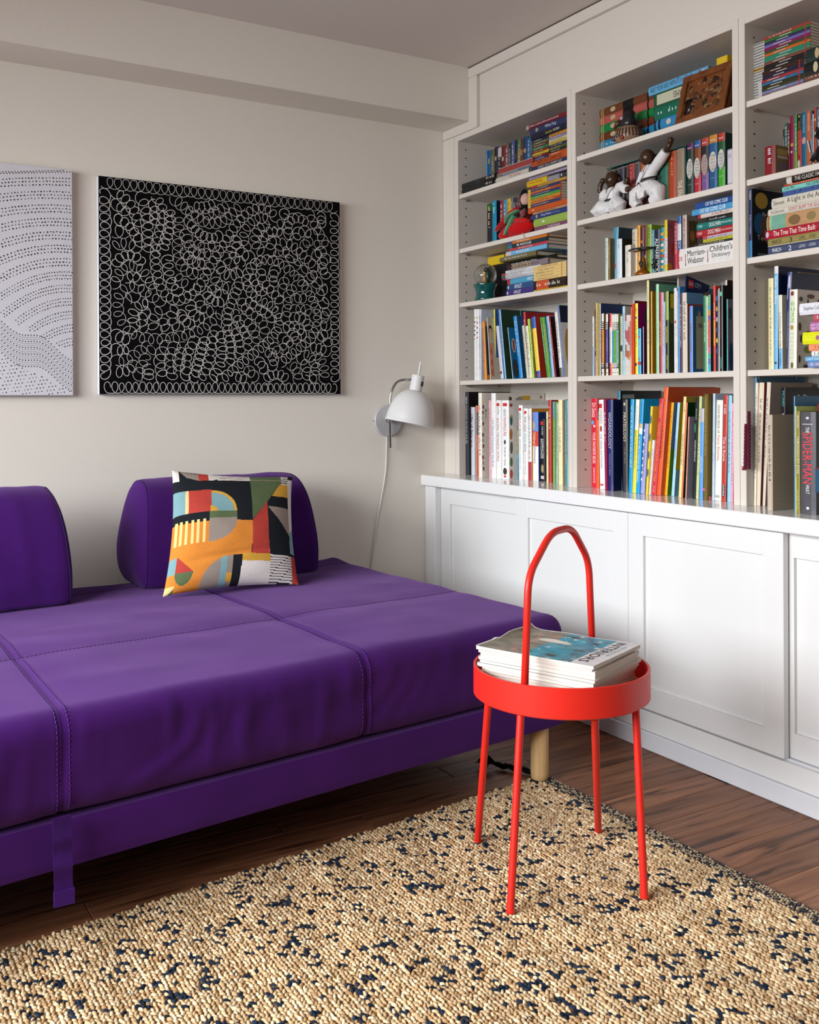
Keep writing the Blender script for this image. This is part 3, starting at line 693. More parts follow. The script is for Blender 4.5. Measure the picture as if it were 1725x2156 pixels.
# dot rows are laid out in units of the canvas' visible part: x 0..606 to its right edge, y 175..2050 from top to bottom
def dw(x, y): return D1 - (606 - x) / 606 * (D1 - at(0, 600, 1, WY - .027)[0]), 1.745 - (y - 178 - (606 - x) * -.13) / 1880 * .719
dots = MB()
def putdot(x, y, r):
    X, Z = dw(x, y)
    if D0 + .004 < X < D1 - .001 and 1.03 < Z < 1.741: dots.ell((X, WY - .0264, Z), (r * 1.5, 0, 0), (0, 0, r * 1.5), 7)
for gidx in range(13):
    t = gidx / 12; yb = 235 + gidx * 112; k_ = .00012 + .0011 * t ** 1.3; xc = 240 + 380 * t
    for row in range(3):
        y0 = yb + row * 28; x = -900.
        while x < 620:
            y_ = y0 + k_ * (x - xc) ** 2 * (1 if x < xc else .9) + rs.uniform(-2, 2)
            lim = 1330 + max(0, x) * .62
            if y_ < lim: putdot(x, y_, rs.uniform(.0011, .0018) * (1 if gidx < 7 else .85))
            x += rs.uniform(24, 31) * (1 if gidx < 7 else .8)
for row in range(16):
    x = -900.
    while x < 620:
        y_ = 1372 + row * 17 + .62 * x * (x > 0) + 42 * math.sin(x / 75.) * (.6 + .4 * math.sin(x / 190)) * (x > -400); putdot(x, y_, .0007 if row % 3 else .0013); x += 13 if row % 3 else 24
for col_ in range(44):
    for i in range(30):
        x = -700 + col_ * 34 + (col_ % 3) * -6 - i * 14; y_ = 1690 + i * 30
        if y_ > 1660 + .62 * max(0, x) and y_ < 2060: putdot(x, y_, rs.uniform(.0009, .0015))
for i in range(62): putdot(-900 + i * 25, 172 + rs.uniform(-2, 2) + 8, .0013); putdot(-900 + i * 25 + 10, 192 + rs.uniform(-2, 2), .0013)
build('ink_dots', dots, 'marker_black', dot)['kind'] = 'stuff'

# ================================================================== wall lamp
lampt = thing('wall_lamp', 'white dome wall lamp on a bent chrome arm beside the bookcase', 'lamp', (1.87, WY, .9))
pc = at(818, 886, 1, WY - .018); RXm = np.array([[1, 0, 0], [0, 0, 1], [0, -1, 0]], float)      # z of the profile points along -y ... flipped below
MY = np.array([[1, 0, 0], [0, 0, -1], [0, 1, 0]], float)
build('wall_plate', MB().lathe([(.057, 0), (.0585, .003), (.0585, .016), (.056, .0195), (.0, .0195)], 48, (pc[0], WY - .0005, pc[2]), MY), 'plate_white', lampt, sm=35)
scr = MB(); scr.lathe([(.0035, 0), (.0035, .003), (0, .004)], 10, (pc[0] - .0585, WY - .010, pc[2]), np.array([[0, 0, -1], [0, 1, 0], [1, 0, 0]], float)); build('screw', scr, 'chrome', lampt)
YR = WY - .045; rb0 = at(822.3, 943, 1, YR); rx = rb0[0]
zt = at(822, 815, 1, YR)[2]; e1 = at(838, 802, 1, YR - .01); e2 = at(866, 799, 1, YR - .025)
rod = smoothpath([(rx, YR, rb0[2]), (rx, YR, at(822, 830, 1, YR)[2]), (e1[0] - .004, YR - .008, at(838, 801, 1, YR)[2]), (e2[0], YR - .025, e2[2])], .07, 12)
build('arm', MB().tube(rod, .0050, 14), 'chrome', lampt, sm=True)
build('bracket', MB().tube([(rx, YR, pc[2]), (rx, WY - .018, pc[2])], .0062, 14).ball((rx - .006, YR, pc[2]), .006), 'chrome', lampt, sm=35)
YS = WY - .085
A = at(877.5, 792, 1, YS); B_ = at(862.5, 890, 1, YS)                           # neck top, rim centre
ax = (A - B_); ax[1] = -.012; ax /= np.linalg.norm(ax)
ux = np.cross(ax, [0, 1, 0]); ux /= np.linalg.norm(ux); uy = np.cross(ax, ux); ML = np.stack([ux, uy, ax], 1)
sc_l = np.linalg.norm(at(819, 880, 1, YS) - at(910, 880, 1, YS)) / 2 * .96
hgt = np.dot(at(871.5, 822, 1, YS) - B_, ax)
dome = [(sc_l * 1.03, -.002), (sc_l * 1.03, .001)] + [(sc_l * math.cos(a) ** .82, .003 + hgt * math.sin(a) ** 1.05) for a in np.linspace(.05, 1.42, 22)]
inner = [(r * .975, z - .0015) for r, z in dome[::-1]]
V_ = MB().lathe(inner + dome, 56, B_, ML); V_.f = [f for f in V_.f if len(f) == 4]; build('shade', V_, 'lamp_white', lampt, sm=50)
nk = np.dot(at(877.5, 790, 1, YS) - B_, ax); nr = sc_l * .262
build('neck', MB().lathe([(nr, hgt - .012), (nr, nk - .001), (nr * .93, nk), (0, nk)], 32, B_, ML), 'lamp_white', lampt, sm=35)
build('finial_rod', MB().tube([B_ + ax * nk, B_ + ax * (nk + .052)], .0042, 12), 'lamp_white', lampt, sm=35)
fw = -uy if uy[1] > 0 else uy; sd = ux if ux[0] > 0 else -ux
dirs = fw * .92 + sd * .38; dirs /= np.linalg.norm(dirs); cpt = B_ + ax * (hgt + (nk - hgt) * .48) + dirs * nr
tg = np.cross(ax, dirs); sw = MB()
sw.add([cpt + tg * a * .0055 + ax * b * .0085 + dirs * c for c in (-.004, .0025) for a, b in ((-1, -1), (1, -1), (1, 1), (-1, 1))], [(0, 3, 2, 1), (4, 5, 6, 7), (0, 1, 5, 4), (1, 2, 6, 5), (2, 3, 7, 6), (3, 0, 4, 7)])
build('switch', sw, 'black_plastic', lampt)
cpts = [at(u, v, 1, WY - .006) for u, v in ((814.5, 917), (814, 950), (813.5, 980), (810, 1010), (803, 1050), (796, 1090), (792, 1120), (788, 1150), (783, 1190), (778, 1225))]
build('cord', MB().tube(smoothpath(cpts, .03, 4), .0026, 8), 'cable', lampt, sm=True)

# ================================================================== red side table
TC = np.array([1.366, 1.652]); TR_, TZ0, TZ1 = .1865, .377, .4405
tab = thing('side_table', 'round red metal side table with a tall carrying handle', 'table', (TC[0], TC[1], 0))
build('tray', MB().lathe([(0, TZ0), (TR_ - .004, TZ0), (TR_, TZ0 + .003), (TR_, TZ1 - .001), (TR_ - .001, TZ1), (TR_ - .005, TZ1), (TR_ - .006, TZ1 - .001), (TR_ - .006, TZ0 + .012), (0, TZ0 + .012)], 96, (TC[0], TC[1], 0)), 'red_steel', tab, sm=35)
for (uf, vf, ut, vt) in ((1006, 1771, 1028.7, 1475), (1075, 1921, 1096.9, 1501.6), (1260, 1750, 1252.7, 1511), (1357, 1890, 1339, 1489)):
    f0 = at(uf, vf, 2, .012); t0 = at(ut, vt, 2, TZ0); d_ = t0[:2] - TC; 
    if np.linalg.norm(d_) > TR_ - .014: t0[:2] = TC + d_ / np.linalg.norm(d_) * (TR_ - .014)
    lg = build('leg', MB().tube([f0 + (0, 0, .002), t0], .0078, 16), 'red_steel', tab, sm=35)
    build('foot', MB().lathe([(.0072, .0115), (.0088, .0125), (.0088, .016), (.0072, .017)], 16, (f0[0], f0[1], 0)), 'red_steel', lg, sm=35)
he = np.array([.905, .425]); he /= np.linalg.norm(he); hn = np.array([-he[1], he[0], 0.]); h0 = np.array([TC[0], TC[1], .5])
hp = [at_plane(u, v, h0, hn) for u, v in ((1101.5, 1440), (1113, 1212), (1160.5, 1121), (1203.5, 1110), (1240, 1180), (1247, 1345))]
e0 = hp[0].copy(); e0[2] = TZ0 + .006; e5 = hp[5] + (hp[5] - hp[4]) / (hp[5] - hp[4])[2] * (TZ0 + .006 - hp[5][2])
for e_ in (e0, e5):
    d_ = e_[:2] - TC
    if np.linalg.norm(d_) > TR_ - .0145: e_[:2] = TC + d_ / np.linalg.norm(d_) * (TR_ - .0145)
build('handle', MB().tube(smoothpath([e0, hp[1], hp[2], hp[3], hp[4], e5], .036, 8), .0077, 18), 'red_steel', tab, sm=True)
# ---- magazines in the tray
MZ = TZ0 + .0122
ma, mb_, mc, md = (at(u, v, 2, .478) for u, v in ((1011.7, 1371), (1263.7, 1420), (1332.6, 1360), (1096.9, 1326)))
mcen = (ma + mb_ + mc + md) / 4; ml = (mb_ - ma) / 2 + (mc - md) / 2; mw = (md - ma) / 2 + (mc - mb_) / 2
mL = np.linalg.norm(ml[:2]); mW = np.linalg.norm(mw[:2]); print('magazine', mL, mW, mcen)
mL, mW = min(mL, .285), min(mW, .215); myaw = math.atan2(ml[1], ml[0])
mcen[:2] = mcen[:2] * .35 + TC * .65 + np.array([.0, .004])
heights = [.006, .009, .005, .007, .0085, .005, .006, .008, .0055, .007, .009, .0055, .007]; z = MZ; rm = random.Random(5)
ordn = ['bottom', 'second', 'third', 'fourth', 'fifth', 'sixth', 'seventh', 'eighth', 'ninth', 'tenth', 'eleventh', 'twelfth', 'thirteenth']
for i, h in enumerate(heights):
    top = i == len(heights) - 1; L1, W1_ = (mL, mW) if top else (mL * rm.uniform(.95, .995), mW * rm.uniform(.95, .99))
    if i < 7: L1 *= .97
    label = 'glossy design magazine with a turquoise cover on top of the tray pile' if top else f'white-edged magazine in the red tray, {ordn[i]} from the bottom of the pile'
    mg = thing('magazine', label, 'magazine', (mcen[0] + (0 if top else rm.uniform(-.004, .004)), mcen[1] + (0 if top else rm.uniform(-.004, .004)), z), 'magazines in the red tray')
    mg.rotation_euler.z = myaw + (0 if top else rm.uniform(-.02, .02))
    nx = 26; pb = MB(); V = []; 
    def bend(x): return (.006 * math.exp(-(x + L1 / 2) / .03) * (1 if top else .0))
    xs_ = np.linspace(-L1 / 2, L1 / 2, nx)
    for x in xs_:
        dz = bend(x)
        V += [(x, -W1_ / 2, 0), (x, W1_ / 2, 0), (x, W1_ / 2, h - .0006 + dz * .2), (x, -W1_ / 2, h - .0006 + dz * .2)]
    F = [(a * 4 + k, (a + 1) * 4 + k, (a + 1) * 4 + (k + 1) % 4, a * 4 + (k + 1) % 4) for a in range(nx - 1) for k in range(4)] + [(0, 1, 2, 3), ((nx - 1) * 4 + 3, (nx - 1) * 4 + 2, (nx - 1) * 4 + 1, (nx - 1) * 4)]
    pb.add(V, F); build('page_block', pb, 'magazine_paper', mg, local=True)
    NXc, NYc = (64, 46) if top else (2, 2); cv = MB(); rr = rm.random
    for a in range(NXc + 1):
        for b in range(NYc + 1):
            u, v = a / NXc, b / NYc; x, y_ = -L1 / 2 - .001 + (L1 + .002) * u, -W1_ / 2 - .001 + (W1_ + .002) * v
            dz = .0
            if top:
                dz = bend(x) * .2 + .009 * max(0, (.16 - u) / .16) ** 2 * (v > .28) * min(1, (v - .28) / .25) + .0016 * ns(u * 4, v * 4, 1)
                x += .010 * max(0, (.10 - u) / .10) ** 2 * (v > .35)
            cv.v.append((x, y_, h + .0002 + dz))
    for a in range(NXc):
        for b in range(NYc):
            u, v = (a + .5) / NXc, (b + .5) / NYc; cv.f.append((a * (NYc + 1) + b, (a + 1) * (NYc + 1) + b, (a + 1) * (NYc + 1) + b + 1, a * (NYc + 1) + b + 1))
            if not top: cv.c.append(lin(rm.choice(['#cfcac2', '#b8a48c', '#d8d4d0', '#9aa6ac'])))
            elif u > .815 or u < .012 or v > .985: cv.c.append(lin('#dcdbdd'))
            else:
                n1_, n2_ = ns(u * 9, v * 11, 2), ns(u * 16, v * 14, 8); base = np.array(lin('#1d8fa8')) if u > .40 else np.array(lin('#7c7666'))
                if u > .40: base = base * (1 + .55 * n1_) + np.array([.06, .04, .03]) * max(0, n2_)
                else: base = base * (1 + .6 * n1_) + (np.array([.22, .01, .0]) if (.18 < u < .40 and n2_ > .18) else 0)
                if u > .40 and n2_ > .42: base = np.array(lin('#c9d2d0'))
                if .42 < u < .78 and n1_ < -.42: base = np.array(lin('#17262c'))
                if u > .70 and v < .35: base = base * .6 + np.array(lin('#27464c')) * .4
                cv.c.append(tuple(np.clip(base, .004, .8)))
    co_ = build('cover', cv, 'book_gloss', mg, local=True, sm=True)
    if top:
        letter(mg, 'INTERIORS', (L1 / 2 - .034, 0.0, h + .0016), (0, -1, 0), (1, 0, 0), W1_ * .86, .021, '#17161c')
        letter(mg, 'THE WORLD OF', (L1 / 2 - .014, .02, h + .0016), (0, -1, 0), (1, 0, 0), W1_ * .5, .006, '#8a8890')
    z += h + .0003
# ================================================================== books
NAMES = [('black', '#17171a'), ('charcoal', '#3a3a3e'), ('grey', '#8a8a8c'), ('pale grey', '#c0c0c4'), ('white', '#e4e4e4'), ('cream', '#e4dcc0'), ('tan', '#b8a07a'), ('brown', '#6e4426'),
         ('dark brown', '#3a2416'), ('maroon', '#701c28'), ('red', '#bc2a2c'), ('coral', '#c8605a'), ('rust', '#b04a20'), ('orange', '#e07828'), ('amber', '#e0a430'), ('yellow', '#e8d030'),
         ('olive', '#7a7434'), ('lime green', '#a4bc44'), ('green', '#3c8a48'), ('dark green', '#1c4434'), ('mint', '#a0ccb0'), ('teal', '#1f7478'), ('turquoise', '#48b8b0'), ('light blue', '#98c4e0'),
         ('bright blue', '#2a8cc8'), ('blue', '#3a64a8'), ('navy', '#1e2a54'), ('slate blue', '#5a6a8c'), ('purple', '#4a2c70'), ('lavender', '#a498c4'), ('pink', '#e4a4b8'), ('magenta', '#8c1450'), ('mauve', '#8c5a70')]
NL = [(n, np.array([int(h[i:i+2], 16) for i in (1, 3, 5)], float)) for n, h in NAMES]
def cname(h):
    c = np.array([int(h.lstrip('#')[i:i+2], 16) for i in (0, 2, 4)], float); return min(NL, key=lambda t: ((t[1] - c) ** 2 * np.array([.9, 1.2, .7])).sum())[0]
ORD = 'first second third fourth fifth sixth seventh eighth ninth tenth eleventh twelfth thirteenth fourteenth fifteenth sixteenth seventeenth eighteenth nineteenth twentieth'.split()
def ordinal(i):
    if i < 20: return ORD[i]
    t = {2: ('twentieth', 'twenty'), 3: ('thirtieth', 'thirty'), 4: ('fortieth', 'forty'), 5: ('fiftieth', 'fifty')}[(i + 1) // 10]
    return t[0] if (i + 1) % 10 == 0 else t[1] + '-' + ORD[(i + 1) % 10 - 1]
def book(t, h, d, c, cv=None, bands=(), hard=None, shade_gain=1., cloth=False):
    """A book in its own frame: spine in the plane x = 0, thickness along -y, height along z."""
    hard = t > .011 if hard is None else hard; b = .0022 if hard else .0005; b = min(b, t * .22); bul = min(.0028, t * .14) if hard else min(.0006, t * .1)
    C_, V_ = lin(c, shade_gain), lin(cv or c, shade_gain); mb = MB(); sp_ = [(bul, 0), (0, -.28 * t), (0, -.72 * t), (bul, -t)]
    cuts = sorted({0., 1.} | {f for bd in bands for f in bd[:2]})
    for f0, f1 in zip(cuts[:-1], cuts[1:]):
        cc_ = C_; m = (f0 + f1) / 2
        for bd in bands:
            if bd[0] <= m <= bd[1]: cc_ = lin(bd[2], shade_gain)
        z0, z1 = h * (1 - f1), h * (1 - f0)
        for (xa, ya), (xb, yb) in zip(sp_[:-1], sp_[1:]): mb.quad((xa, ya, z0), (xa, ya, z1), (xb, yb, z1), (xb, yb, z0), cc_)
    mb.quad((bul, 0, 0), (d, 0, 0), (d, 0, h), (bul, 0, h), V_); mb.quad((bul, -t, 0), (bul, -t, h), (d, -t, h), (d, -t, 0), V_)
    for ya, yb in ((0, -b), (-t + b, -t)):
        mb.quad((bul, ya, h), (d, ya, h), (d, yb, h), (bul, yb, h), V_); mb.quad((bul, ya, 0), (bul, yb, 0), (d, yb, 0), (d, ya, 0), V_); mb.quad((d, ya, 0), (d, yb, 0), (d, yb, h), (d, ya, h), V_)
    for z in (h, 0): mb.add([(x, y_, z) for x, y_ in sp_] + [(b + bul, -t + b, z), (b + bul, -b, z)], [(0, 5, 4, 3, 2, 1)], C_)
    mb.quad((b + bul, -b, 0), (b + bul, -b, h), (d, -b, h), (d, -b, 0), V_); mb.quad((b + bul, -t + b, 0), (d, -t + b, 0), (d, -t + b, h), (b + bul, -t + b, h), V_)
    o = build('book', mb, 'book_cloth' if cloth else 'book_gloss', local=True)
    i_ = .003 if hard else .0004
    build('pages', MB().box((b + bul, -b, i_), (d - i_, -t + b, h - i_)), 'paper_pages', o, local=True)
    return o
def dashes(o, t, h, f0, f1, col, frac=.5, seed=0):       # lettering too small to read in the photo: broken strokes of ink
    r_ = random.Random(seed); mb = MB(); H = frac * t; z = h * (1 - f0); ze = h * (1 - f1); yc = -t / 2; c = lin(col)
    while z > ze:
        for _ in range(r_.randint(3, 8)):
            w_ = H * r_.uniform(.28, .5); hh = H * r_.choice((.6, .6, .7, 1.)); y0 = yc + H / 2 - (0 if r_.random() < .8 else H * .3)
            if z - w_ < ze: break
            if r_.random() < .85:
                mb.quad((-.0003, yc + H * .35, z), (-.0003, yc + H * .35 - hh, z), (-.0003, yc + H * .35 - hh, z - w_ * .45), (-.0003, yc + H * .35, z - w_ * .45), c)
                if r_.random() < .6: mb.quad((-.0003, yc + H * .35 - hh * .4, z - w_ * .45), (-.0003, yc + H * .35 - hh * .65, z - w_ * .45), (-.0003, yc + H * .35 - hh * .65, z - w_ * .85), (-.0003, yc + H * .35 - hh * .4, z - w_ * .85), c)
            z -= w_
        z -= H * .5
        if z < ze: break
    if mb.v: build('lettering', mb, 'ink', o, local=True)
def auto_ink(c):
    r_, g_, b_ = lin(c); return random.choice(('#d8d4c8', '#e0c890', '#c8ccd8')) if .3 * r_ + .6 * g_ + .1 * b_ < .28 else random.choice(('#34322e', '#6c3c34', '#3c4c60', '#5c5448'))
def spine_text(o, t, h, items, shade_gain=1., base=None):
    if not items and base: dashes(o, t, h, random.uniform(.06, .16), random.uniform(.6, .85), auto_ink(base), .42 if t > .008 else .55, random.random())
    for it in items:
        if it[0] == '~': dashes(o, t, h, it[1], it[2], it[3], it[4] if len(it) > 4 else .42, random.random()); continue
        s, f0, f1, col = it[:4]; frac = it[4] if len(it) > 4 else .62; mode = it[5] if len(it) > 5 else 'd'; off = it[6] if len(it) > 6 else 0.
        zc = h * (1 - (f0 + f1) / 2); yc = -t / 2 - off * t; L_ = (f1 - f0) * h; p = (-.0004, yc, zc)
        if mode == 'd': letter(o, s, p, (0, 0, -1), (0, -1, 0), L_, frac * t, col)
        elif mode == 'u': letter(o, s, p, (0, 0, 1), (0, 1, 0), L_, frac * t, col)
        else: letter(o, s, p, (0, -1, 0), (0, 0, 1), frac * t, L_, col)
def prints(o, t, h, d, spn=(), cov=(), shade_gain=1.):
    mb = MB()
    for (k, fy, fz, ry, rz, col) in spn:               # on the spine: fractions of thickness and of height from the top
        y_, z = -t * fy, h * (1 - fz); a, b = ry * t, rz * h
        if k == 'e': mb.ell((-.0003, y_, z), (0, -a, 0), (0, 0, b), 16, lin(col, shade_gain))
        else: mb.quad((-.0003, y_ + a, z - b), (-.0003, y_ - a, z - b), (-.0003, y_ - a, z + b), (-.0003, y_ + a, z + b), lin(col, shade_gain))
    for n_, (k, fx, fz, rx, rz, col) in enumerate(cov):  # on the right-hand cover: fractions of depth and of height from the top
        x, z = d * fx, h * (1 - fz); a, b = rx * d, rz * h; yy = -t - .0002 - .00006 * n_
        if k == 'e': mb.ell((x, yy, z), (a, 0, 0), (0, 0, b), 16, lin(col, shade_gain))
        else: mb.quad((x - a, yy, z - b), (x + a, yy, z - b), (x + a, yy, z + b), (x - a, yy, z + b), lin(col, shade_gain))
    if mb.v: build('cover_print', mb, 'ink', o, local=True)
ROWN = {1.800: 'top shelf', 1.590: 'second shelf', 1.381: 'third shelf', 1.081: 'fourth shelf', .7165: 'counter row'}
NB_ = {'n': 0}
def finish(o, label, group): tag(o, label, 'book', group); NB_['n'] += 1; return o
def row(bay, z, org, s, items, sb=.035, shade_gain=1., dep=.15, cnt=None):
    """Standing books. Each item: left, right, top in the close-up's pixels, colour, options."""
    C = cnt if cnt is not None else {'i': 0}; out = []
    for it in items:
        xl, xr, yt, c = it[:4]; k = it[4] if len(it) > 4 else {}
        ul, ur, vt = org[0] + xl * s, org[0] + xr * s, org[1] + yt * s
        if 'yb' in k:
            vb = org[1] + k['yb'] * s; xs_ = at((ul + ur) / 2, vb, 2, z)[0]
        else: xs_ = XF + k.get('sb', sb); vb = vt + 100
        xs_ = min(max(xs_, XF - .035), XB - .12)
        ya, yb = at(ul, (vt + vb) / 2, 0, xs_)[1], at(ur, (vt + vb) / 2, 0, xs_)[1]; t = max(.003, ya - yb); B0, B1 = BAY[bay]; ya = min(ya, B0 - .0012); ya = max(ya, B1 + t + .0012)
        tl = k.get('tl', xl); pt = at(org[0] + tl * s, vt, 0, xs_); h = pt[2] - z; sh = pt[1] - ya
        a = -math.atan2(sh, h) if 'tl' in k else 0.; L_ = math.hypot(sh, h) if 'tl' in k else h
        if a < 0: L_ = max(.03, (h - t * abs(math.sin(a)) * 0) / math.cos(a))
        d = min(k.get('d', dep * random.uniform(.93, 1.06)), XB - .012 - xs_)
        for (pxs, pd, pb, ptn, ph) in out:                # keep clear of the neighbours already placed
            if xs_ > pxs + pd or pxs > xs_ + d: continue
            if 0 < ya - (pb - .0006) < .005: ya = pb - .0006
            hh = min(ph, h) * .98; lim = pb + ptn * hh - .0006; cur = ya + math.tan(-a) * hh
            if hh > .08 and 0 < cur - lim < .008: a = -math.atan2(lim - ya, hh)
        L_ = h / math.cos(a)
        o = book(t, L_, d, c, k.get('cv'), k.get('bands', ()), k.get('hard'), shade_gain, k.get('cloth', False))
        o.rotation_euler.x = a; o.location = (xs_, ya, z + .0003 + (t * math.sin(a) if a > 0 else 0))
        spine_text(o, t, L_, k.get('text', ()), base=c if not k.get('spn') or k.get('ink') else None); vs_ = k.get('vis', 1.); prints(o, t, L_, d, k.get('spn', ()), [(q_[0], q_[1] * vs_, q_[2], q_[3] * vs_, q_[4], q_[5]) for q_ in k.get('cov', ())], shade_gain)
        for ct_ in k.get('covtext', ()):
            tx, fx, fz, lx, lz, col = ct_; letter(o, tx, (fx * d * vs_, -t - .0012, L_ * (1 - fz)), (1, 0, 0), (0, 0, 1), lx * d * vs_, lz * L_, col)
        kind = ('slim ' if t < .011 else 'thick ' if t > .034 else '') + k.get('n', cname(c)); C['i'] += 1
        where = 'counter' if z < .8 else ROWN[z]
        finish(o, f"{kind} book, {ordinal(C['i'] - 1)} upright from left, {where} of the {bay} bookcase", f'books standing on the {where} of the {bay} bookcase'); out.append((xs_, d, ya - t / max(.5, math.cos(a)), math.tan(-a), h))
    return C
def pile(bay, z, org, s, items, pname, sb=.02, z0=0., shade_gain=1., dep=.13):
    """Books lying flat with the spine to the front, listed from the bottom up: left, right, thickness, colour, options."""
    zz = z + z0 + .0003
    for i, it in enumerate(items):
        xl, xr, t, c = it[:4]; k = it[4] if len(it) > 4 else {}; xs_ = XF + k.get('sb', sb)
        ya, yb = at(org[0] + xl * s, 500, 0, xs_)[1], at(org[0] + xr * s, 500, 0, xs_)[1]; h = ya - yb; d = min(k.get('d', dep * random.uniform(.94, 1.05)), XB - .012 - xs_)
        o = book(t, h, d, c, k.get('cv'), k.get('bands', ()), k.get('hard'), shade_gain); o.rotation_euler.x = -math.pi / 2; o.location = (xs_, yb, zz)
        spine_text(o, t, h, k.get('text', ()), base=c if not k.get('spn') or k.get('ink') else None); prints(o, t, h, d, k.get('spn', ()), (), shade_gain)
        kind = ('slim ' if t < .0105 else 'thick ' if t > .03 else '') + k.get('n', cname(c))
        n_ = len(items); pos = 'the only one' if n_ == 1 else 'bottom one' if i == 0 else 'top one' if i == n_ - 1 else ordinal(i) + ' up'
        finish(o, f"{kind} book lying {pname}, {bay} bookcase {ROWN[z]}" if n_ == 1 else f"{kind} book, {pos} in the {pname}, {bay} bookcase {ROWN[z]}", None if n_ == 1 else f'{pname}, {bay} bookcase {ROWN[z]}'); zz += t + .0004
    return zz - z
W_ = '#e6e5e2'
# ------------------------------------------------------------------ left bookcase
o_, s_ = (970, 250), .13333; G = .72  # book colours darkened per shelf, painting in the dimness higher up
row('left', 1.800, o_, s_, [(400, 425, 512, '#3f86b6'), (425, 475, 508, '#1f5f96', dict(spn=[('e', .5, .25, .3, .07, '#b09a70')])), (475, 527, 500, '#6d6a36'), (527, 577, 462, '#241a42', dict(spn=[('e', .5, .25, .3, .05, '#c0a890')])),
    (577, 632, 470, '#161a30', dict(bands=[(0, .22, '#cfcfd2')])), (632, 690, 440, '#7a1e1e', dict(spn=[('e', .5, .3, .3, .05, '#c8b8a8')])), (690, 745, 415, '#8a5654'), (745, 785, 395, '#1c2f36'), (785, 835, 362, '#4b5f9c', dict(bands=[(.5, 1, '#5a3c80')])),
    (835, 885, 358, '#1a1420', dict(spn=[('e', .5, .35, .3, .06, '#54443c')])), (885, 930, 345, '#8f8050', dict(bands=[(0, .2, '#3a8a58')])), (930, 972, 335, '#6a2414', dict(spn=[('e', .5, .3, .35, .07, '#b08a50')])), (972, 1032, 305, '#15426f', dict(spn=[('e', .5, .3, .3, .05, '#c8a880')])), (1032, 1082, 315, '#1f659a'), (1082, 1118, 322, '#101c34')], sb=.10, shade_gain=G, dep=.11)
zt_ = pile('left', 1.800, o_, s_, [(22, 515, .019, '#131416', dict(text=[('~', .78, .98, '#d8d4cc', .5)])), (22, 552, .019, '#131416', dict(bands=[(.4, .55, '#2a2c30')], text=[('~', .74, .97, '#d8d4cc', .5)]))], 'black front pair', sb=.006, shade_gain=G, dep=.09)
pile('left', 1.800, o_, s_, [(560, 1075, .018, '#d6cfc4', dict(text=[('The Summer', .42, .78, '#b8322c', .5)])), (632, 1110, .007, '#66778f'), (600, 1146, .023, '#a4403e', dict(spn=[('q', .06, .5, .03, .49, '#e0d4cc'), ('q', .94, .5, .03, .49, '#e0d4cc')]))], 'low front pile', sb=.008, shade_gain=G, dep=.085)
zt_ = pile('left', 1.800, o_, s_, [(1122, 1688, .016, '#23305c', dict(text=[('DIARY OF A WIMPY KID', .2, .86, '#b8b090', .55)])), (1122, 1688, .018, '#c8561c', dict(text=[('DIARY OF A WIMPY KID', .17, .86, '#1c1408', .62)]))], 'wide right-end pair', sb=.012, shade_gain=G, dep=.12)
za = pile('left', 1.800, o_, s_, [(1145, 1398, .0088, c) for c in ('#2c2a5c', '#6a1a1c', '#d8b428', '#7a2020', '#1f7a48', '#5a1a22', '#556032', '#1c2444')], 'left narrow pile', sb=.016, z0=zt_, shade_gain=G, dep=.10)
zb = pile('left', 1.800, o_, s_, [(1402, 1688, .0088, c) for c in ('#c8561c', '#1c2620', '#4c5a2c', '#1e2a4a', '#cdb34a', '#cfc3a0', '#8d7f9f', '#d08c20')], 'right narrow pile', sb=.016, z0=zt_, shade_gain=G, dep=.10)
pile('left', 1.800, o_, s_, [(1120, 1688, .019, '#16192e', dict(text=[('Rosa Parks', .42, .6, '#b8a838', .45), ('MY STORY', .63, .8, '#d8d4cc', .45)])), (1100, 1688, .023, '#2e345e', dict(spn=[('e', .5, .2, .3, .04, '#a89c80')], text=[('White Fang', .42, .72, '#b8c0d8', .6)])), (1042, 1688, .015, '#7c1c24', dict(bands=[(0, .07, '#c8a8a0')]))], 'topmost right-end trio', sb=.012, z0=max(za, zb), shade_gain=G, dep=.13)
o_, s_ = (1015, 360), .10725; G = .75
row('left', 1.590, o_, s_, [(92, 190, 660, '#1e1626', dict(bands=[(0, .16, '#0c6424')])), (190, 275, 600, '#1793b8', dict(cv='#152a44', text=[('~', .05, .3, '#e0e8e8', .4)])), (345, 413, 592, '#941a34'), (415, 484, 580, '#2f98be'), (485, 555, 558, '#e4b820', dict(cv='#b08410')), (560, 610, 540, '#746b84'), (612, 660, 532, '#17121c'), (660, 720, 530, '#41363c'), (720, 768, 512, '#b43422')], sb=.06, shade_gain=G, dep=.13)
zt_ = pile('left', 1.590, o_, s_, [(1030, 1680, .0145, '#844e68', dict(text=[('A Little Princess', .42, .78, '#dcc8cc', .5)])), (1015, 1680, .0268, '#9dbb52', dict(hard=True, spn=[('e', .5, .3, .16, .045, '#dce4cc')])), (960, 1680, .0165, '#2b3f7c', dict(spn=[('e', .5, .17, .4, .03, '#a89878')], text=[('King Arthur', .3, .58, '#c8ccd8', .55), ('and his Knights', .6, .8, '#98a0b8', .3)])), (1000, 1680, .007, '#b8906f'),
    (905, 1680, .0195, '#cc581e', dict(text=[('~', .12, .2, '#f0d8c0', .5)]))], 'lower right-end pile', sb=.012, shade_gain=G, dep=.12)
zt2 = pile('left', 1.590, o_, s_, [(905, 1560, .0088, c, dict(bands=[(0, .09, '#e0b84a'), (.97, 1, '#b03428')])) for c in ('#2c3f74', '#b44e22', '#dc9024', '#4c9e3c', '#2a3a72', '#b8501f', '#2e3a62')], 'boxed set', sb=.014, z0=zt_, shade_gain=G, dep=.10)
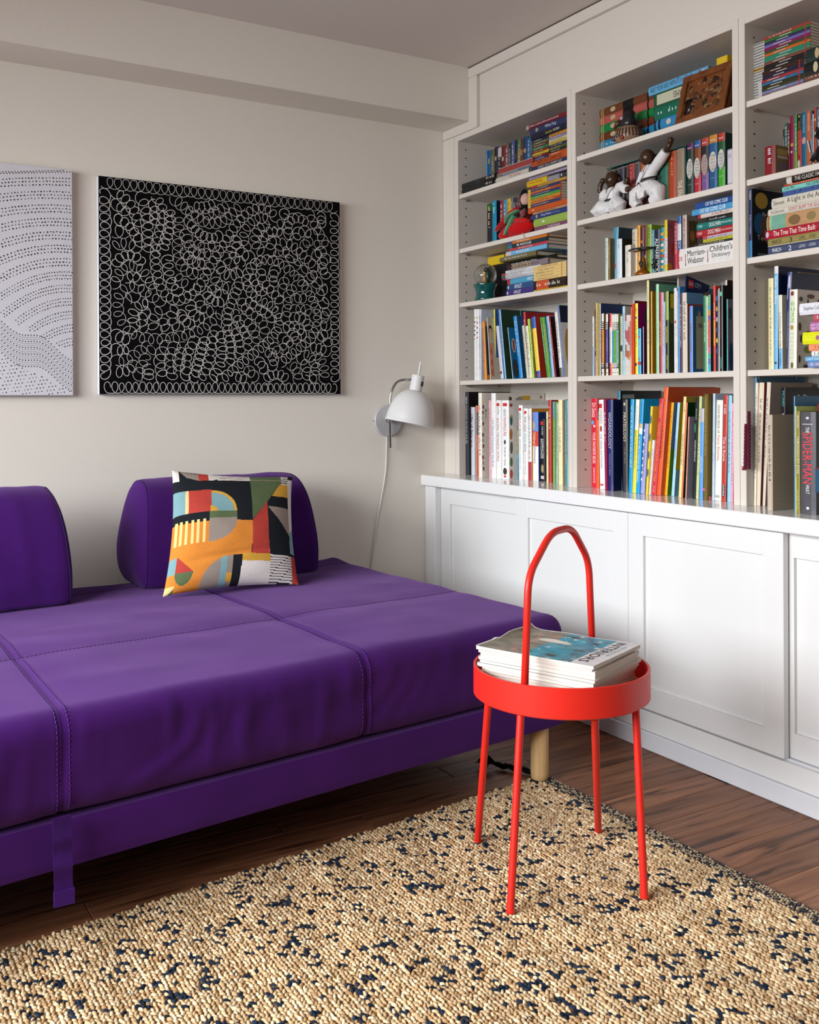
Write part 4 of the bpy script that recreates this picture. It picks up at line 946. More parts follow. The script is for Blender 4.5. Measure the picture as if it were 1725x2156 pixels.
zt2 = pile('left', 1.590, o_, s_, [(960, 1655, .0085, '#c8943c', dict(bands=[(0, .2, '#a83c44')]))], 'on the boxed set', sb=.014, z0=zt2, shade_gain=G)
za = pile('left', 1.590, o_, s_, [(885, 1276, .021, '#e4bc1e', dict(text=[('Curious George', .05, .78, '#a82418', .55)]))], 'high with the lavender one over it', sb=.012, z0=zt2, shade_gain=G)
pile('left', 1.590, o_, s_, [(1280, 1672, .017, '#96949a', dict(bands=[(.64, 1, '#33363c')], spn=[('e', .5, .74, .3, .03, '#d8d4d0')]))], 'beside the yellow one up high', sb=.014, z0=zt2, shade_gain=G)
pile('left', 1.590, o_, s_, [(930, 1672, .0082, '#a698b8')], 'topmost at the right end', sb=.012, z0=za, shade_gain=G)
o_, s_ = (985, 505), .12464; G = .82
zt_ = pile('left', 1.381, o_, s_, [(640, 1106, .0195, '#42307a', dict(text=[('AMULET', .3, .56, '#dcd8e4', .6)], spn=[('e', .5, .07, .3, .025, '#d8d0e0')])), (655, 1106, .0195, '#2d4f82', dict(text=[('AMULET', .3, .58, '#e4e8f0', .7)], spn=[('e', .5, .07, .3, .025, '#d8d8e0')])), (665, 1106, .0195, '#4fa2c6', dict(text=[('AMULET', .78, .98, '#f0f4f8', .6)], bands=[(0, .12, '#b03a44')]))], 'blue comics pile', sb=.012, shade_gain=G, dep=.15)
zt_ = pile('left', 1.381, o_, s_, [(580, 1108, .0075, '#c9c7ce', dict(bands=[(0, .12, '#8c2c58')])), (565, 1108, .0075, '#d8d7dc', dict(bands=[(0, .13, '#1f6a4c')])), (570, 1108, .0075, '#d2d1d8', dict(bands=[(0, .13, '#b03848')])), (635, 1230, .0075, '#dcdbe0')], 'thin white pile', sb=.012, z0=zt_, shade_gain=G, dep=.15)
zt_ = pile('left', 1.381, o_, s_, [(660, 1350, .021, '#a38e78', dict(bands=[(0, .12, '#3a2028'), (.6, 1, '#8a7a84')]))], 'above the thin white ones', sb=.022, z0=zt_, shade_gain=G, dep=.15)
zt_ = pile('left', 1.381, o_, s_, [(640, 1490, .013, '#1c1a1c', dict(sb=.05)), (535, 1152, .0165, '#75693c', dict(hard=True))], 'dark middle pair', sb=.012, z0=zt_, shade_gain=G, dep=.15)
pile('left', 1.381, o_, s_, [(640, 1335, .0155, '#74b6e0', dict(bands=[(0, .13, '#d8c8cc')], text=[("MR. WOLF'S CLASS", .27, .58, '#f0f0f0', .6)])), (700, 1360, .0085, '#c43e48', dict(text=[("MR. WOLF'S CLASS", .25, .6, '#f0e0e0', .55)])), (670, 1335, .0145, '#14363f', dict(text=[("MR. WOLF'S CLASS", .25, .62, '#f0f0f0', .62)], bands=[(0, .12, '#3a7a80')])), (680, 1340, .0135, '#dc781e', dict(text=[("MR. WOLF'S CLASS", .24, .56, '#f4ece0', .6)], bands=[(0, .12, '#5a4a8a')]))], 'upper comics pile', sb=.014, z0=zt_, shade_gain=G, dep=.15)
zt_ = pile('left', 1.381, o_, s_, [(1112, 1690, .004, '#d4b424'), (1112, 1660, .030, '#2e2019', dict(bands=[(0, .1, '#241c18'), (.08, .46, '#d0542e')]))], 'low right-end pair', sb=.006, shade_gain=G, dep=.13)
pile('left', 1.381, o_, s_, [(1110, 1662, .0098, '#e8c680', dict(bands=[(.86, .875, '#b05a30')])) for _ in range(5)], 'cream right-end set', sb=.006, z0=zt_, shade_gain=G, dep=.11)
row('left', 1.381, o_, s_, [(1492, 1590, 72, '#80301e', dict(spn=[('e', .45, .1, .2, .05, '#e07838')])), (1602, 1688, 88, '#2f3844', dict(text=[('Dragons', .15, .95, '#c0a860', .5)]))], sb=.13, shade_gain=G, dep=.10)
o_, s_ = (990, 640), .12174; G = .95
row('left', 1.081, o_, s_, [(65, 103, 95, W_, dict(tl=62, spn=[('e', .5, .12 + .06 * i, .25, .012, c) for i, c in enumerate(('#c8a040', '#30303c', '#a83c38', '#3c5a3c', '#28283a', '#c8b040'))], cv='#b8bccc')), (105, 148, 95, W_, dict(tl=102, spn=[('e', .5, .12 + .07 * i, .25, .013, c) for i, c in enumerate(('#d8b040', '#a84038', '#6a3a28', '#3a3a3c', '#c06040'))])), (150, 186, 95, '#c8ccd8', dict(tl=150)),
    (190, 203, 102, '#d8dce0', dict(tl=176, cv='#1f88b0', sb=.03)), (215, 226, 188, '#d8d0cc', dict(tl=228, cv='#8c2a18', sb=.05)), (240, 282, 312, '#dc8a2c', dict(vis=0.2, tl=198, cv='#d08428', cov=[('q', .55, .5, .38, .42, '#1c3a50')])),
    (345, 353, 238, '#e0ded8', dict(vis=0.13, tl=286, cv='#c2baa6', cov=[('e', .55, .22, .38, .10, '#18120e'), ('e', .55, .26, .34, .095, '#e0b088'), ('q', .55, .68, .30, .27, '#e0886c'), ('e', .5, .55, .16, .05, '#c8503c'), ('e', .5, .72, .16, .05, '#c8503c'), ('e', .5, .88, .16, .05, '#c8503c')])),
    (430, 452, 98, '#ecdc2e', dict(tl=388, cv='#3a5a94', sb=.05)), (522, 572, 392, '#cacad2', dict(tl=437, spn=[('e', .5, .88, .3, .03, '#8c3028')])), (580, 600, 100, '#3274bc', dict(tl=482)), (603, 624, 104, '#a4c6e0', dict(tl=505, cv='#26402f')),
    (735, 744, 410, '#d4dce0', dict(vis=0.18, tl=646, cv='#1f74a6', cov=[('e', .6, .35, .3, .14, '#c8c8cc'), ('q', .6, .35, .12, .1, '#a84038'), ('e', .5, .8, .4, .18, '#3a4448')])), (845, 903, 226, '#2088cc', dict(tl=737, cv='#145078')), (945, 960, 122, '#257478', dict(tl=862, cv='#12494e', sb=.05)), (966, 1004, 150, '#b81824', dict(tl=884, sb=.05, cv='#a01420')),
    (972, 1010, 382, '#cfc3ae', dict(tl=890)), (1018, 1064, 392, '#dedac6', dict(tl=948)), (1066, 1104, 270, '#aeca40', dict(tl=972)), (1106, 1130, 265, '#625f24', dict(tl=1007)), (1140, 1208, 240, '#f0cc40', dict(tl=1036, bands=[(0, .19, '#2c5cac'), (.89, 1, '#2c4ca0')], cv='#b03424', spn=[('e', .5, .955, .2, .02, '#c83848')])),
    (1330, 1355, 236, '#419e4c', dict(tl=1207)), (1356, 1384, 236, '#7ea03c', dict(tl=1240)), (1386, 1404, 236, '#2e8e58', dict(tl=1272)), (1406, 1450, 220, '#94b4e0', dict(tl=1308)), (1466, 1490, 222, '#94201f', dict(tl=1358, cv='#300f10')), (1548, 1598, 152, '#d8d6d2', dict(tl=1452, bands=[(.86, 1, '#5a5854')])), (1606, 1632, 28, '#5e74ac', dict(vis=0.3, tl=1516, cv='#d8d4cc', cov=[('q', .5, .12, .5, .12, '#151c3c'), ('e', .55, .62, .3, .3, '#a8883c')]))], sb=.02, shade_gain=G, dep=.17)
o_, s_ = (970, 815), .13623; G = 1.0; RD = ('q', .5, .055, .3, .02, '#cc2c30')
row('left', .7165, o_, s_, [(62, 115, 76, '#2c2e33', dict(yb=1358, cv='#0c0c0e', d=.20, text=[('NEW CONCISE WORLD ATLAS', .06, .62, '#c8c8cc', .5)])), (138, 210, 310, '#cdd1da', dict(yb=1360)), (212, 225, 300, '#1c1c1e', dict(yb=1360)), (226, 240, 286, '#eaaa22', dict(yb=1360)), (243, 267, 290, '#cc542c', dict(yb=1362, bands=[(.0, .08, '#e05030'), (.1, .42, '#1c1814')])),
    (269, 321, 90, '#e8e4d8', dict(vis=0.18, yb=1400, cv='#d4cdc4', d=.22, hard=True, cov=[('e', .20 + .03 * math.sin(i * 1.7), .10 + .066 * i, .085, .026, c) for i, c in enumerate(('#dcc98c', '#6a2c2c', '#8a3c38', '#a8a49c', '#7c3430', '#dcc98c', '#6a2c2c', '#9c9488', '#7c3430', '#dcc98c', '#7a3434', '#8c8880', '#7c3430'))] + [('q', .50, .25, .02, .05, '#3c8c5c'), ('q', .50, .205, .07, .01, '#3c8c5c')])),
    (442, 456, 205, '#ecbcc0', dict(yb=1405)), (460, 528, 95, '#ecebea', dict(yb=1408, cv='#dcd6ce', d=.235, text=[('The Ultimate Construction Site Book', .31, .87, '#3a6cb0', .45)], cov=[('e', .30, .07, .03, .03, '#34302c'), ('e', .52, .09, .12, .05, '#8c8c80'), ('q', .62, .06, .08, .03, '#c8a034'), ('q', .92, .05, .02, .012, '#a83c30')])),
    (532, 602, 206, '#ecebea', dict(yb=1415, text=[('BUILDING THE MAGICAL WORLD', .23, .78, '#a03c48', .45), ('potter', .09, .19, '#34343c', .42)], spn=[RD])), (624, 730, 206, '#f0efee', dict(vis=0.15, yb=1424, cv='#cfcac4', d=.20, text=[('LEGO', .11, .20, '#1c1c20', .4), ('MINIFIGURE', .215, .455, '#b83034', .4), ('YEAR BY YEAR', .58, .83, '#28282c', .22)], spn=[RD, ('e', .5, .53, .14, .03, '#2c2c30'), ('e', .5, .90, .28, .045, '#3c342c'), ('e', .5, .965, .2, .015, '#c8484c')], cov=[('e', .45, .25, .2, .07, '#205c5c'), ('e', .45, .20, .07, .025, '#d8a83c'), ('e', .4, .43, .2, .07, '#a8641c'), ('e', .45, .60, .2, .08, '#50504c'), ('e', .42, .78, .2, .06, '#4c6c34'), ('e', .42, .93, .2, .06, '#a84424'), ('q', .40, .062, .2, .02, '#a03c40')])),
    (820, 850, 630, '#4e482c', dict(yb=1420)), (852, 884, 632, '#5c8a94', dict(yb=1424, bands=[(0, .5, '#7c764a')])), (892, 950, 282, '#f0efee', dict(yb=1434, text=[('LEGO', .10, .20, '#1c1c20', .5), ('PLAY', .215, .305, '#cc5844', .5), ('BOOK', .32, .42, '#1c1c20', .5), ('IDEAS TO BRING YOUR BRICKS TO LIFE', .45, .86, '#3c8cb0', .24)], spn=[RD])),
    (976, 1030, 332, '#f0efee', dict(yb=1439, text=[('THE LEGO', .11, .33, '#1c1c20', .5), ('IDEAS', .35, .48, '#3c9ca4', .5), ('BOOK', .50, .61, '#1c1c20', .5), ('UNLOCK YOUR IMAGINATION', .63, .92, '#3c3c40', .2)], spn=[RD])), (1040, 1090, 334, '#e4e2e2', dict(yb=1444, bands=[(.74, 1, '#ac2c3c')], cv='#cc8c30', d=.2)),
    (1096, 1195, 386, '#eceef0', dict(yb=1448, cv='#1c3468', bands=[(0, .28, '#6c90dc'), (.28, .50, '#cc4430')], text=[("Children's", .295, .49, '#f0e4dc', .42), ('Dictionary', .515, .75, '#2c2c34', .42)], spn=[('e', .4, .2, .26, .06, '#a8a8a4')])), (1222, 1290, 492, '#1e1c1e', dict(yb=1454, text=[('STAR WARS', .12, .26, '#e8e8e4', .6), ('CHARACTER', .32, .64, '#e0e0dc', .4, 'd', .14), ('ENCYCLOPEDIA', .32, .64, '#e0e0dc', .4, 'd', -.2)], spn=[('q', .4, .07, .3, .03, '#c83030'), ('e', .5, .80, .3, .07, '#a89468'), ('q', .5, .94, .35, .025, '#dcc8c8')])),
    (1326, 1350, 382, '#ece4b4', dict(yb=1470)), (1352, 1397, 200, '#b42c26', dict(yb=1477, cv='#8c2018', text=[('~', .08, .36, '#ecc878', .5)])), (1420, 1450, 226, '#6ea6a8', dict(yb=1479, bands=[(.2, 1, '#8cb058')])), (1452, 1478, 226, '#7ea04c', dict(yb=1480)), (1480, 1502, 252, '#a6cac6', dict(yb=1484)), (1504, 1566, 200, '#ecdcac', dict(yb=1510, cv='#d0b680', text=[('~', .3, .62, '#8c8468', .4)])), (1616, 1638, 190, '#4e90ae', dict(yb=1514)), (1641, 1659, 202, '#90b6ae', dict(yb=1516))], shade_gain=G, dep=.17)
# ------------------------------------------------------------------ middle bookcase
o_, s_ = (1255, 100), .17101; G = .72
lb = [(.03, .045, '#c8b070'), (.065, .08, '#c8b070'), (.445, .637, '#0c0b0b'), (.88, .91, '#0c0b0b')]
pile('middle', 1.800, o_, s_, [(50, 722, .0262, c, dict(hard=True, bands=lb, spn=[('e', .5, .26, .3, .05, '#c8b48c')] if i != 1 else [])) for i, c in enumerate(('#b04430', '#2c8cc0', '#6e3618', '#108442', '#c05c52', '#744020'))], 'gilt leather set', sb=.085, shade_gain=G, dep=.12)
zt_ = pile('middle', 1.800, o_, s_, [(728, 1330, .022, '#5c5c60', dict(d=.10)), (728, 1330, .029, '#3390c8', dict(hard=True, bands=[(.08, .12, '#0c0b0b'), (0, .03, '#0c2c40')], spn=[('e', .5, .3, .3, .05, '#d8d0c0')])), (725, 1330, .038, '#0e705a', dict(hard=True, text=[('~', .3, .5, '#d0d8c8', .4)], spn=[('q', .5, .09, .08, .012, '#e8e8dc'), ('q', .5, .15, .08, .012, '#e8e8dc')])), (720, 1420, .043, '#1e5a3a', dict(hard=True, spn=[('q', .5, .52, .36, .46, '#d4d4b8')], text=[('GAMES', .36, .55, '#1c241c', .45, 'u')])), (655, 1390, .0262, '#70bae6', dict(text=[('HELP YOUR KIDS WITH', .04, .48, '#14425c', .5), ('English', .5, .76, '#4c5c8c', .8)], spn=[('q', .5, .87, .3, .015, '#a83c4c'), ('q', .5, .93, .3, .015, '#d8c8c8')]))], 'big middle pile', sb=.06, shade_gain=G, dep=.14)
row('middle', 1.800, o_, s_, [(1505, 1560, 330, '#3c342c'), (1562, 1620, 320, '#241c18'), (1622, 1680, 300, '#4c3c2c')], sb=.09, shade_gain=G, dep=.12)
o_ = (1255, 270); tp = lambda x: 528 - (x - 130) * .306
cs = [(132, 184, '#18181c'), (186, 234, '#221a1c'), (236, 289, '#151a20'), (291, 344, '#453c52'), (346, 394, '#201614'), (397, 470, '#aa2430'), (472, 541, '#544f52'), (546, 600, '#c2622a'), (602, 690, '#5a343e'), (692, 778, '#262a34'), (781, 885, '#32745f'), (890, 984, '#b84a20'), (987, 1084, '#9e8872')]
row('middle', 1.590, o_, s_, [(a, b, tp(a), c, dict(hard=True, text=([('THE END', .62, .98, '#e0d4bc', .5)] if i == 12 else [('~', .08, .5, '#c8b090', .22)] if i in (5, 11) else []), spn=[('q', .5, .03, .35, .006, '#b8a080')])) for i, (a, b, c) in enumerate(cs)] + [
    (1117, 1196, 200, '#1f3c32', dict(bands=[(0, .13, '#5e1e54')], spn=[('e', .5, .47, .48, .19, '#e0dcd4')], text=[(w_, .33 + .055 * j, .375 + .055 * j, '#20201c', .62, 'h') for j, w_ in enumerate(('THE', 'NAME', 'OF', 'THIS', 'BOOK', 'IS SECRET'))] + [('bosch', .065, .10, '#e8dce4', .6, 'h'), ('THE SECRET SERIES', .74, .79, '#a8b0a8', .6, 'h')])),
    (1206, 1286, 165, '#c82c40', dict(bands=[(0, .13, '#2c60a4'), (.13, .62, '#8c4a20')], spn=[('e', .5, .5, .48, .19, '#e0dcd4')], text=[(w_, .36 + .055 * j, .40 + .055 * j, '#20201c', .62, 'h') for j, w_ in enumerate(('IF', "YOU'RE", 'READING', 'THIS', "IT'S TOO", 'LATE'))] + [('bosch', .065, .10, '#e8dce4', .6, 'h'), ('THE SECRET SERIES', .76, .81, '#e0c0c0', .6, 'h')])),
    (1296, 1381, 133, '#80609e', dict(bands=[(0, .14, '#c84630'), (.14, .62, '#2e262c')], spn=[('e', .5, .48, .48, .19, '#b0a8a4')], text=[(w_, .34 + .055 * j, .38 + .055 * j, '#b04038', .62, 'h') for j, w_ in enumerate(('THIS', 'BOOK', 'IS', 'NOT', 'GOOD', 'FOR YOU'))] + [('bosch', .065, .10, '#e8dce4', .6, 'h'), ('THE SECRET SERIES', .74, .79, '#b8a4cc', .6, 'h')])),
    (1391, 1489, 98, '#226094', dict(bands=[(0, .14, '#d89030')], spn=[('e', .5, .47, .48, .18, '#e0dcd4')], text=[(w_, .34 + .06 * j, .385 + .06 * j, '#b04038' if j % 2 else '#20201c', .62, 'h') for j, w_ in enumerate(('THIS', "ISN'T", 'WHAT IT', 'LOOKS', 'LIKE'))] + [('bosch', .065, .10, '#f0e4d4', .6, 'h'), ('THE SECRET SERIES', .73, .78, '#88b8dc', .6, 'h')])),
    (1500, 1585, 72, '#4cb430', dict(bands=[(0, .14, '#c83c30'), (.14, .6, '#1e5a2c')], spn=[('e', .5, .46, .48, .18, '#e0dcd4')], text=[(w_, .35 + .06 * j, .395 + .06 * j, '#2c6040' if j % 2 else '#20201c', .62, 'h') for j, w_ in enumerate(('YOU', 'HAVE', 'TO', 'STOP', 'THIS'))] + [('bosch', .065, .10, '#f0e4d4', .6, 'h'), ('THE SECRET SERIES', .73, .78, '#d0f0c0', .6, 'h')], cv='#1c4032')),
    (1612, 1688, 268, '#b0a4d4', dict(sb=.01, spn=[('q', .55, .5, .38, .46, '#e0dce4')], text=[('KEVIN', .14, .18, '#3c3c6c', .5, 'h'), ('HENKES', .2, .24, '#3c3c6c', .5, 'h')]))], sb=.045, shade_gain=G, dep=.13)
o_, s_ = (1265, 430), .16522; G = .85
row('middle', 1.381, o_, s_, [(55, 90, 436, '#ccdcd0', dict(cv='#a89874', text=[('~', .08, .6, '#4c7c78', .4)])), (92, 120, 442, '#84734e'), (130, 198, 312, '#5096b0', dict(cv='#263c44', sb=.05, hard=True, spn=[('e', .5, .72, .3, .08, '#c05068')])), (200, 265, 450, '#dae4ec', dict(cv='#332a1c', sb=.012, text=[('~', .06, .3, '#5c8ca8', .35)])), (306, 376, 530, '#e2ded2', dict(sb=.008, text=[('~', .2, .6, '#8c847c', .35)])), (396, 458, 326, '#d0c6b4', dict(cv='#12443a', hard=True)), (460, 499, 276, '#e4a020'), (501, 548, 300, '#501818', dict(spn=[('e', .5, .3, .3, .03, '#d07028')])), (550, 584, 272, '#621a1a', dict(text=[('~', .6, .9, '#e0d8d0', .6)])), (586, 644, 267, '#84a41f'), (646, 680, 332, '#4e92a2'),
    (682, 755, 330, '#16283f', dict(hard=True, text=[('ALPHABLOCK', .2, .96, '#ece8dc', .62)])), (762, 814, 300, '#2f929c', dict(spn=[('e', .5, .15 + .12 * i, .4, .035, c) for i, c in enumerate(('#e0b040', '#d06038', '#e8e0d0', '#e0b040', '#c84c38', '#e8e4d8', '#e0b040'))])), (817, 850, 206, '#ecd024', dict(vis=0.22, cv='#b0606a', bands=[(.34, .85, '#e8e0e4')], text=[('~', .36, .83, '#c06030', .6)], covtext=[('To', .3, .12, .4, .08, '#4c3c90')], cov=[('e', .7, .55, .25, .12, '#c04830'), ('e', .3, .9, .3, .08, '#e09040')])), (936, 972, 240, '#b02c42'), (974, 1022, 156, '#2d60a0', dict(bands=[(.15, .45, '#d8dce4')])), (1036, 1092, 146, '#c0ac9f', dict(vis=0.32, hard=True, cv='#95867d', text=[('~', .06, .3, '#a83c34', .45), ('ROUND-UP', .34, .85, '#7c5c50', .42)], cov=[('q', .55, .35, .35, .25, '#5c4c2c'), ('e', .5, .38, .2, .1, '#b0703c')]))], sb=.03, shade_gain=G, dep=.15)
zt_ = pile('middle', 1.381, o_, s_, [(968, 1690, .056, '#e8e5e2', dict(hard=True, bands=[(0, .045, '#c02c38')], text=[('DK', .05, .115, '#b8384c', .5), ('Merriam-', .20, .53, '#242428', .30, 'd', .20), ('Webster', .20, .50, '#242428', .30, 'd', -.17), ("Children's", .60, .985, '#242428', .30, 'd', .24), ('Dictionary', .64, .95, '#242428', .26, 'd', -.12)], spn=[('q', .4, .165, .3, .006, '#b04048'), ('q', .42, .565, .3, .006, '#b04048')]))], 'under the comics pile', sb=.008, shade_gain=G, dep=.17)
pile('middle', 1.381, o_, s_, [(1190, 1690, .006, '#2e2c2c'), (1306, 1690, .0085, '#bab830'), (1300, 1690, .0085, '#c0b0c4', dict(bands=[(0, .15, '#b84c5c')])), (1220, 1690, .0195, '#ae2a30', dict(text=[('DOG MAN', .33, .66, '#f0ece8', .7), ('Grime and Punishment', .68, .97, '#e8c8c8', .4), ('TREE', .03, .16, '#e8c8c8', .35)])), (1222, 1690, .0195, '#167670', dict(text=[('DOG MAN', .36, .67, '#f0ece8', .7), ('Mothering Heights', .69, .97, '#c8e0d8', .4), ('TREE', .05, .17, '#c8e0d8', .35)])), (1345, 1690, .0125, '#2c2624', dict(sb=.02)), (1242, 1690, .0115, '#d6cac2', dict(bands=[(0, .08, '#b83038')], text=[('~', .4, .9, '#a84c50', .5)])),
    (1165, 1690, .0165, '#4e9ed2', dict(text=[('CAT KID COMIC CLUB', .2, .82, '#f0f4f8', .7)])), (1205, 1690, .0165, '#224e92', dict(text=[('CAT KID COMIC CLUB', .28, .86, '#f0f4f8', .7)]))], 'right-end comics pile', sb=.012, z0=zt_, shade_gain=G, dep=.14)
o_, s_ = (1240, 570), .10667; G = .95; C = {'i': 0}
wb = lambda c: dict(bands=[(0, .13, '#e8e6dc'), (.13, .26, c), (.80, .89, c), (.89, 1, '#e8e6dc')], spn=[('e', .5, .96, .2, .01, '#18181c')] + [('q', .5, .15 + .03 * i, .5, .007, '#e8e6dc') for i in range(4)] + [('q', .5, .81 + .025 * i, .5, .006, '#e8e6dc') for i in range(3)])
row('middle', 1.081, o_, s_, [(73, 99, 906, '#e6e6e4', dict(bands=[(.5, 1, '#a8c8e0')])), (101, 114, 772, '#90803e'), (116, 139, 790, '#3e2456', dict(bands=[(.7, 1, '#8c78b0')])), (141, 164, 636, '#dcbc4e'), (166, 180, 642, '#ac8e7e'), (182, 206, 642, '#a09022'), (213, 236, 646, '#c8c4cc', dict(cv='#2e3e68', cov=[('q', .55, .55, .42, .42, '#a8a4a8')], d=.19)), (253, 297, 850, '#e29c52', dict(wb('#1c1c20'), cv='#9c5c22', text=[('Scaredy Squirrel makes a friend', .28, .78, '#4c3018', .5)])), (337, 380, 862, '#5c56a2', dict(wb('#2c3458'), cv='#1a224c', text=[('Scaredy Squirrel', .28, .7, '#c8c8e4', .4)])), (403, 452, 850, '#dcd4d0', dict(bands=[(0, .13, '#cc4434'), (.13, .22, '#cc6454'), (.8, .89, '#cc6454'), (.89, 1, '#cc4434')], text=[('Scaredy Squirrel prepares', .26, .75, '#7c6c68', .4)])), (456, 500, 870, '#4ca4b8', dict(wb('#d07850'), text=[('Scaredy Squirrel at the beach', .28, .8, '#1c2c34', .55)])), (503, 544, 862, '#7abc22', dict(wb('#6c9cc0'), text=[('Scaredy Squirrel makes a friend', .28, .8, '#20301c', .55)])), (546, 582, 862, '#8cb4d4', dict(wb('#18181c'), cv='#7c9e3e', text=[('Scaredy Squirrel has a birthday', .24, .8, '#1c2430', .5)])), (623, 660, 896, '#ccccb4', dict(bands=[(.5, .6, '#34342c')])), (667, 714, 706, '#a8d4e8', dict(cv='#c4b8ac')), (714, 741, 880, '#d8ccc4', dict(bands=[(0, .1, '#b02c2c'), (.25, .4, '#c05050'), (.5, .7, '#a85c2c')])), (743, 769, 878, '#dcd4cc', dict(bands=[(.26, .45, '#bc3c3c'), (.6, .72, '#b84428')])), (771, 798, 876, '#d8d0c8', dict(bands=[(.2, .5, '#c44a48'), (.6, .75, '#d06c30')])), (800, 824, 878, '#d0c4bc', dict(bands=[(.1, .7, '#c06c64')])), (826, 844, 722, '#cc6e54', dict(bands=[(.62, 1, '#e09038')])), (846, 890, 656, '#d4401e', dict(text=[('~', .1, .45, '#a83018', .4)])), (892, 904, 592, '#c0b0d8', dict(sb=.06, cv='#7c1c24')), (910, 964, 650, '#f2dc24', dict(vis=0.35, cv='#8c105e', d=.18, cov=[('e', .75, .18, .3, .16, '#0e4a30'), ('e', .7, .42, .12, .1, '#a0a024')], text=[('~', .06, .14, '#5c4c1c', .5), ('~', .2, .62, '#4c6c3c', .5)], spn=[('q', .4, .86, .3, .02, '#3c3430'), ('e', .5, .2, .3, .012, '#3c50a0')])), (966, 1024, 1146, '#32acdf', dict(cv='#1c2240', text=[('~', .05, .13, '#1c3c6c', .5), ('The Falling Star', .24, .62, '#c8e4f0', .5)], spn=[('q', .5, .76, .5, .035, '#c03444'), ('e', .5, .18, .28, .022, '#c0485c'), ('e', .5, .67, .22, .02, '#b06c30')])), (1070, 1082, 1106, '#c4b4dc', dict(cv='#502444', cov=[('q', .6, .5, .3, .1, '#84901c'), ('q', .6, .9, .35, .08, '#a8401c')])),
    (1146, 1190, 196, '#e8dc9e', dict(cv='#5e6860', d=.2, text=[('~', .07, .3, '#6c6440', .4), ('~', .42, .68, '#a84c34', .45)])), (1223, 1249, 412, '#ecac34', dict(cv='#ac7c0e')), (1322, 1376, 270, '#9ed4ac', dict(cv='#6ca888', covtext=[('Tur', .4, .10, .5, .05, '#2c3c3c')], text=[('~', .45, .64, '#7ca890', .35)])), (1386, 1440, 426, '#a62834', dict(text=[('DIARY OF A WORM', .36, .66, '#e8b050', .6)])), (1446, 1474, 432, '#ccbcc8')], sb=.012, shade_gain=G, dep=.16, cnt=C)
o_ = (1390, 570)
row('middle', 1.081, o_, s_, [(72, 100, 616, '#acc4dc'), (106, 164, 412, '#2e2c20', dict(vis=0.18, bands=[(0, .35, '#90a644')], cv='#384420', cov=[('q', .6, .12, .3, .09, '#c8b41c'), ('e', .5, .3, .4, .1, '#66782c')], text=[('GIGANTOSAURUS', .43, .63, '#e8dc2c', .55), ('JONNY DUDDLE', .78, .95, '#e8dc2c', .5)])), (276, 328, 346, '#dedee2', dict(text=[('~', .45, .8, '#98b0b8', .45)], spn=[('e', .5, .40, .3, .02, '#c05060')])), (330, 350, 402, '#d8ccd0'), (356, 388, 316, '#3e8cc8'), (390, 424, 440, '#401f42'), (300, 322, 152, '#ccc4c0', dict(sb=.06)), (430, 528, 440, '#dacebf', dict(vis=0.4, cv='#8e5e4c', hard=True, cloth=True, cov=[('q', .5, .07, .5, .07, '#5c90b8'), ('q', .5, .2, .45, .05, '#b0342c'), ('e', .5, .6, .4, .2, '#5c7c6c')])),
    (578, 640, 700, '#5e8ccc', dict(vis=0.3, cv='#34608e', cov=[('q', .65, .55, .33, .40, '#b0ac8c'), ('e', .6, .12, .12, .05, '#b08c6c')], covtext=[('TH', .62, .3, .34, .07, '#5c3028')], text=[('THE JOLLY POSTMAN', .26, .70, '#7c2c44', .5)])), (850, 910, 496, '#327e56', dict(hard=True, text=[('~', .36, .62, '#a8d8c0', .5)])), (916, 944, 512, '#ccdcac'), (948, 994, 480, '#e05c60', dict(cv='#11544c', bands=[(0, .13, '#68a880'), (.13, .20, '#50a8c8'), (.2, .27, '#e89848'), (.27, .33, '#8858b0'), (.68, .76, '#e070b0'), (.76, .83, '#48b8a0'), (.83, .9, '#5c70c0'), (.9, 1, '#50a8d8')])), (1052, 1090, 302, '#dc382e', dict(bands=[(.4, .7, '#e8842c')], text=[('~', .2, .38, '#f0dcd4', .5)])), (1102, 1150, 392, '#1e1e24', dict(spn=[('e', .5, .1 + .13 * i, .4, .03, c) for i, c in enumerate(('#3c6c9c', '#b09c4c', '#a8a8b0', '#2c4c80', '#c8b040', '#24507c'))])), (1156, 1170, 350, '#d8d4dc'), (1178, 1234, 292, '#141416', dict(hard=True, text=[('STERLING', .84, .97, '#58c8b4', .4), ('~', .3, .62, '#8c2c34', .35)], spn=[('q', .5, .1, .3, .025, '#68c8a4')])), (1240, 1276, 196, '#cfc8bc', dict(sb=.07, cv='#3c1418')), (1318, 1336, 562, '#4cc4b4', dict(vis=0.18, cv='#706676', cov=[('q', .4, .2, .2, .08, '#1c4440'), ('e', .5, .8, .3, .2, '#123c60')]))], sb=.012, shade_gain=G, dep=.16, cnt=C)
o_, s_ = (1220, 810), .11132; G = 1.0; C = {'i': 0}
